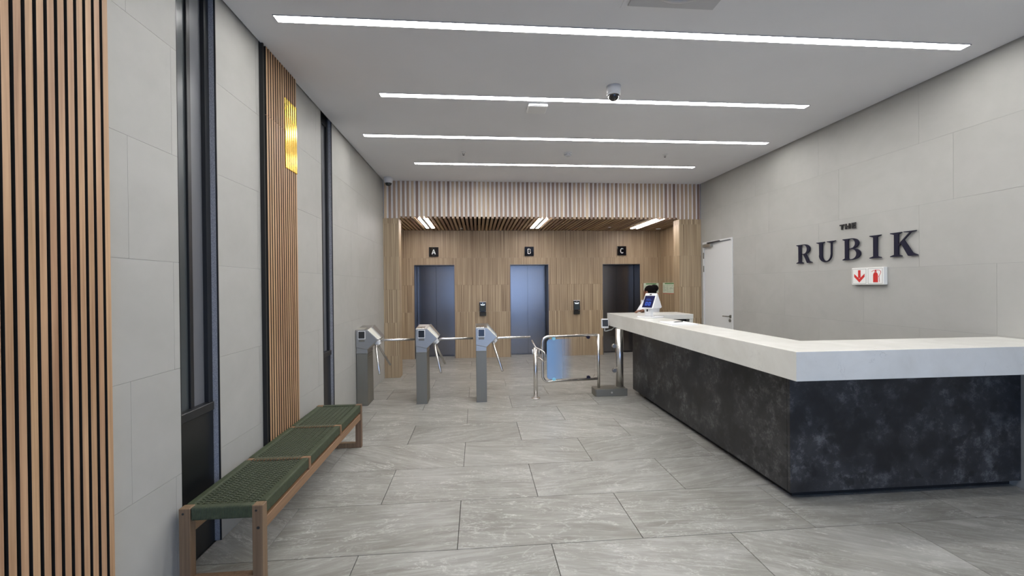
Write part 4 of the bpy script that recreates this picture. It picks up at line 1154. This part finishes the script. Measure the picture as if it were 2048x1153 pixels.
re_ = W(-0.03, -0.225, 1.05); rw = W(0.05, -0.215, 0.83)
arm(-1, re_, rw, Vector((0.05*fd.x, 0.05*fd.y, -1)).normalized(), -ld)
for s in (1, -1):
    hp = add(W(0, s*0.095, 0.84), 0.095, pel)
    kn = add(W(0.02, s*0.100, 0.47), 0.060, hp)
    ak = add(W(-0.01, s*0.100, 0.095), 0.042, kn)
    add(W(0.02, s*0.102, 0.045), 0.040, ak); add(W(0.11, s*0.108, 0.035), 0.034, len(V)-1); add(W(0.165, s*0.110, 0.028), 0.024, len(V)-1)
me = skin_mesh(V, E, Rr, 2, pel)
me.materials.append(M['skin'])
for p in me.polygons: p.use_smooth = True
me.transform(Matrix.Translation(-PB))
person = bpy.data.objects.new('person', me); COL.objects.link(person); person.location = PB
ORIG[person.name] = PB.copy()
tag(person, 'person in a white shirt with hair in a bun standing behind the counter end', 'person')
def cloth(name, verts, edges, radii, mat, sub=2):
    m_ = skin_mesh([tuple(v) for v in verts], edges, radii, sub, 0); m_.materials.append(M[mat])
    for p in m_.polygons: p.use_smooth = True
    m_.transform(Matrix.Translation(-PB))
    o = bpy.data.objects.new(name, m_); COL.objects.link(o); o.parent = person; return o
sv = [W(-0.005, 0, 1.20), W(0.005, 0, 1.05), W(0.0, 0, 0.90), W(0, 0, 0.82), W(-0.015, 0, 1.315), W(-0.012, 0, 1.365),
      W(-0.008, 0.170, 1.305), W(0.045, 0.215, 1.215), le+Vector((0, 0, 0.005)), le.lerp(lw, 0.5), le.lerp(lw, 0.86),
      W(-0.008, -0.170, 1.305), W(-0.02, -0.205, 1.18), re_, re_.lerp(rw, 0.5), re_.lerp(rw, 0.9)]
se = [(0, 1), (1, 2), (2, 3), (0, 4), (4, 5), (4, 6), (6, 7), (7, 8), (8, 9), (9, 10), (4, 11), (11, 12), (12, 13), (13, 14), (14, 15)]
srad = [0.170, 0.160, 0.166, 0.166, 0.108, 0.066, 0.086, 0.078, 0.072, 0.064, 0.050, 0.086, 0.078, 0.070, 0.060, 0.050]
cloth('shirt', sv, se, srad, 'shirt')
tv = [W(0, 0, 0.90), W(0, 0, 0.96), W(0, 0.10, 0.84), W(0.01, 0.105, 0.62), W(0.015, 0.105, 0.46), W(-0.01, 0.105, 0.10), W(0, -0.10, 0.84), W(0.01, -0.105, 0.62), W(0.015, -0.105, 0.46), W(-0.01, -0.105, 0.10)]
te = [(0, 1), (0, 2), (2, 3), (3, 4), (4, 5), (0, 6), (6, 7), (7, 8), (8, 9)]
cloth('trousers', tv, te, [0.142, 0.135, 0.112, 0.092, 0.080, 0.068, 0.112, 0.092, 0.080, 0.068], 'trousers')
RotF = Matrix(((fd.x, ld.x, 0), (fd.y, ld.y, 0), (0, 0, 1)))
hb = B()
hb.ell(W(-0.012, 0, 1.556), (0.096, 0.094, 0.084), 22, 14, RotF).ell(W(-0.045, 0, 1.520), (0.075, 0.083, 0.080), 18, 12, RotF)
hair = obj('hair', hb, 'hair', person)
bb = B(); bb.ell(W(-0.066, -0.045, 1.586), (0.072, 0.076, 0.064), 20, 12, RotF)
rng = random.Random(3)
for k in range(26):
    a = rng.random()*2*PI; e_ = rng.random()*1.2-0.2
    c = W(-0.066, -0.045, 1.586)+RotF@Vector((0.055*math.cos(a)*math.cos(e_), 0.058*math.sin(a)*math.cos(e_), 0.048*math.sin(e_)))
    bb.ell(c, (0.020, 0.020, 0.018), 8, 6)
obj('hair_bun', bb, 'hair', person)
fc = B()
fc.ell(W(0.088, 0, 1.503), (0.015, 0.013, 0.024), 10, 8, RotF)
obj('nose', fc, 'skin', person)
for s in (1, -1):
    obj('ear', B().ell(W(0.012, s*0.086, 1.510), (0.020, 0.010, 0.032), 12, 8, RotF), 'skin', person)
    ey = obj('eye', B().ell(W(0.068, s*0.028, 1.526), (0.011, 0.014, 0.009), 12, 8, RotF), 'white', person)
    obj('iris', B().ell(W(0.0775, s*0.028, 1.526), (0.003, 0.005, 0.005), 10, 6, RotF), 'hair', ey)
    obj('eyebrow', B().ell(W(0.073, s*0.030, 1.545), (0.006, 0.020, 0.004), 10, 6, RotF), 'hair', person)
obj('mouth', B().ell(W(0.078, 0, 1.456), (0.008, 0.024, 0.007), 12, 8, RotF), simple('lips', (0.13, 0.035, 0.028), 0.45), person)
for s in (1, -1):
    obj('shoe', B().ell(W(0.065, s*0.106, 0.040), (0.130, 0.050, 0.040), 16, 10, RotF).box(W(0, 0, 0).x-0.0, W(0, 0, 0).x+0.0001, W(0, 0, 0).y, W(0, 0, 0).y+0.0001, 0.0, 0.0001), 'dark', person)
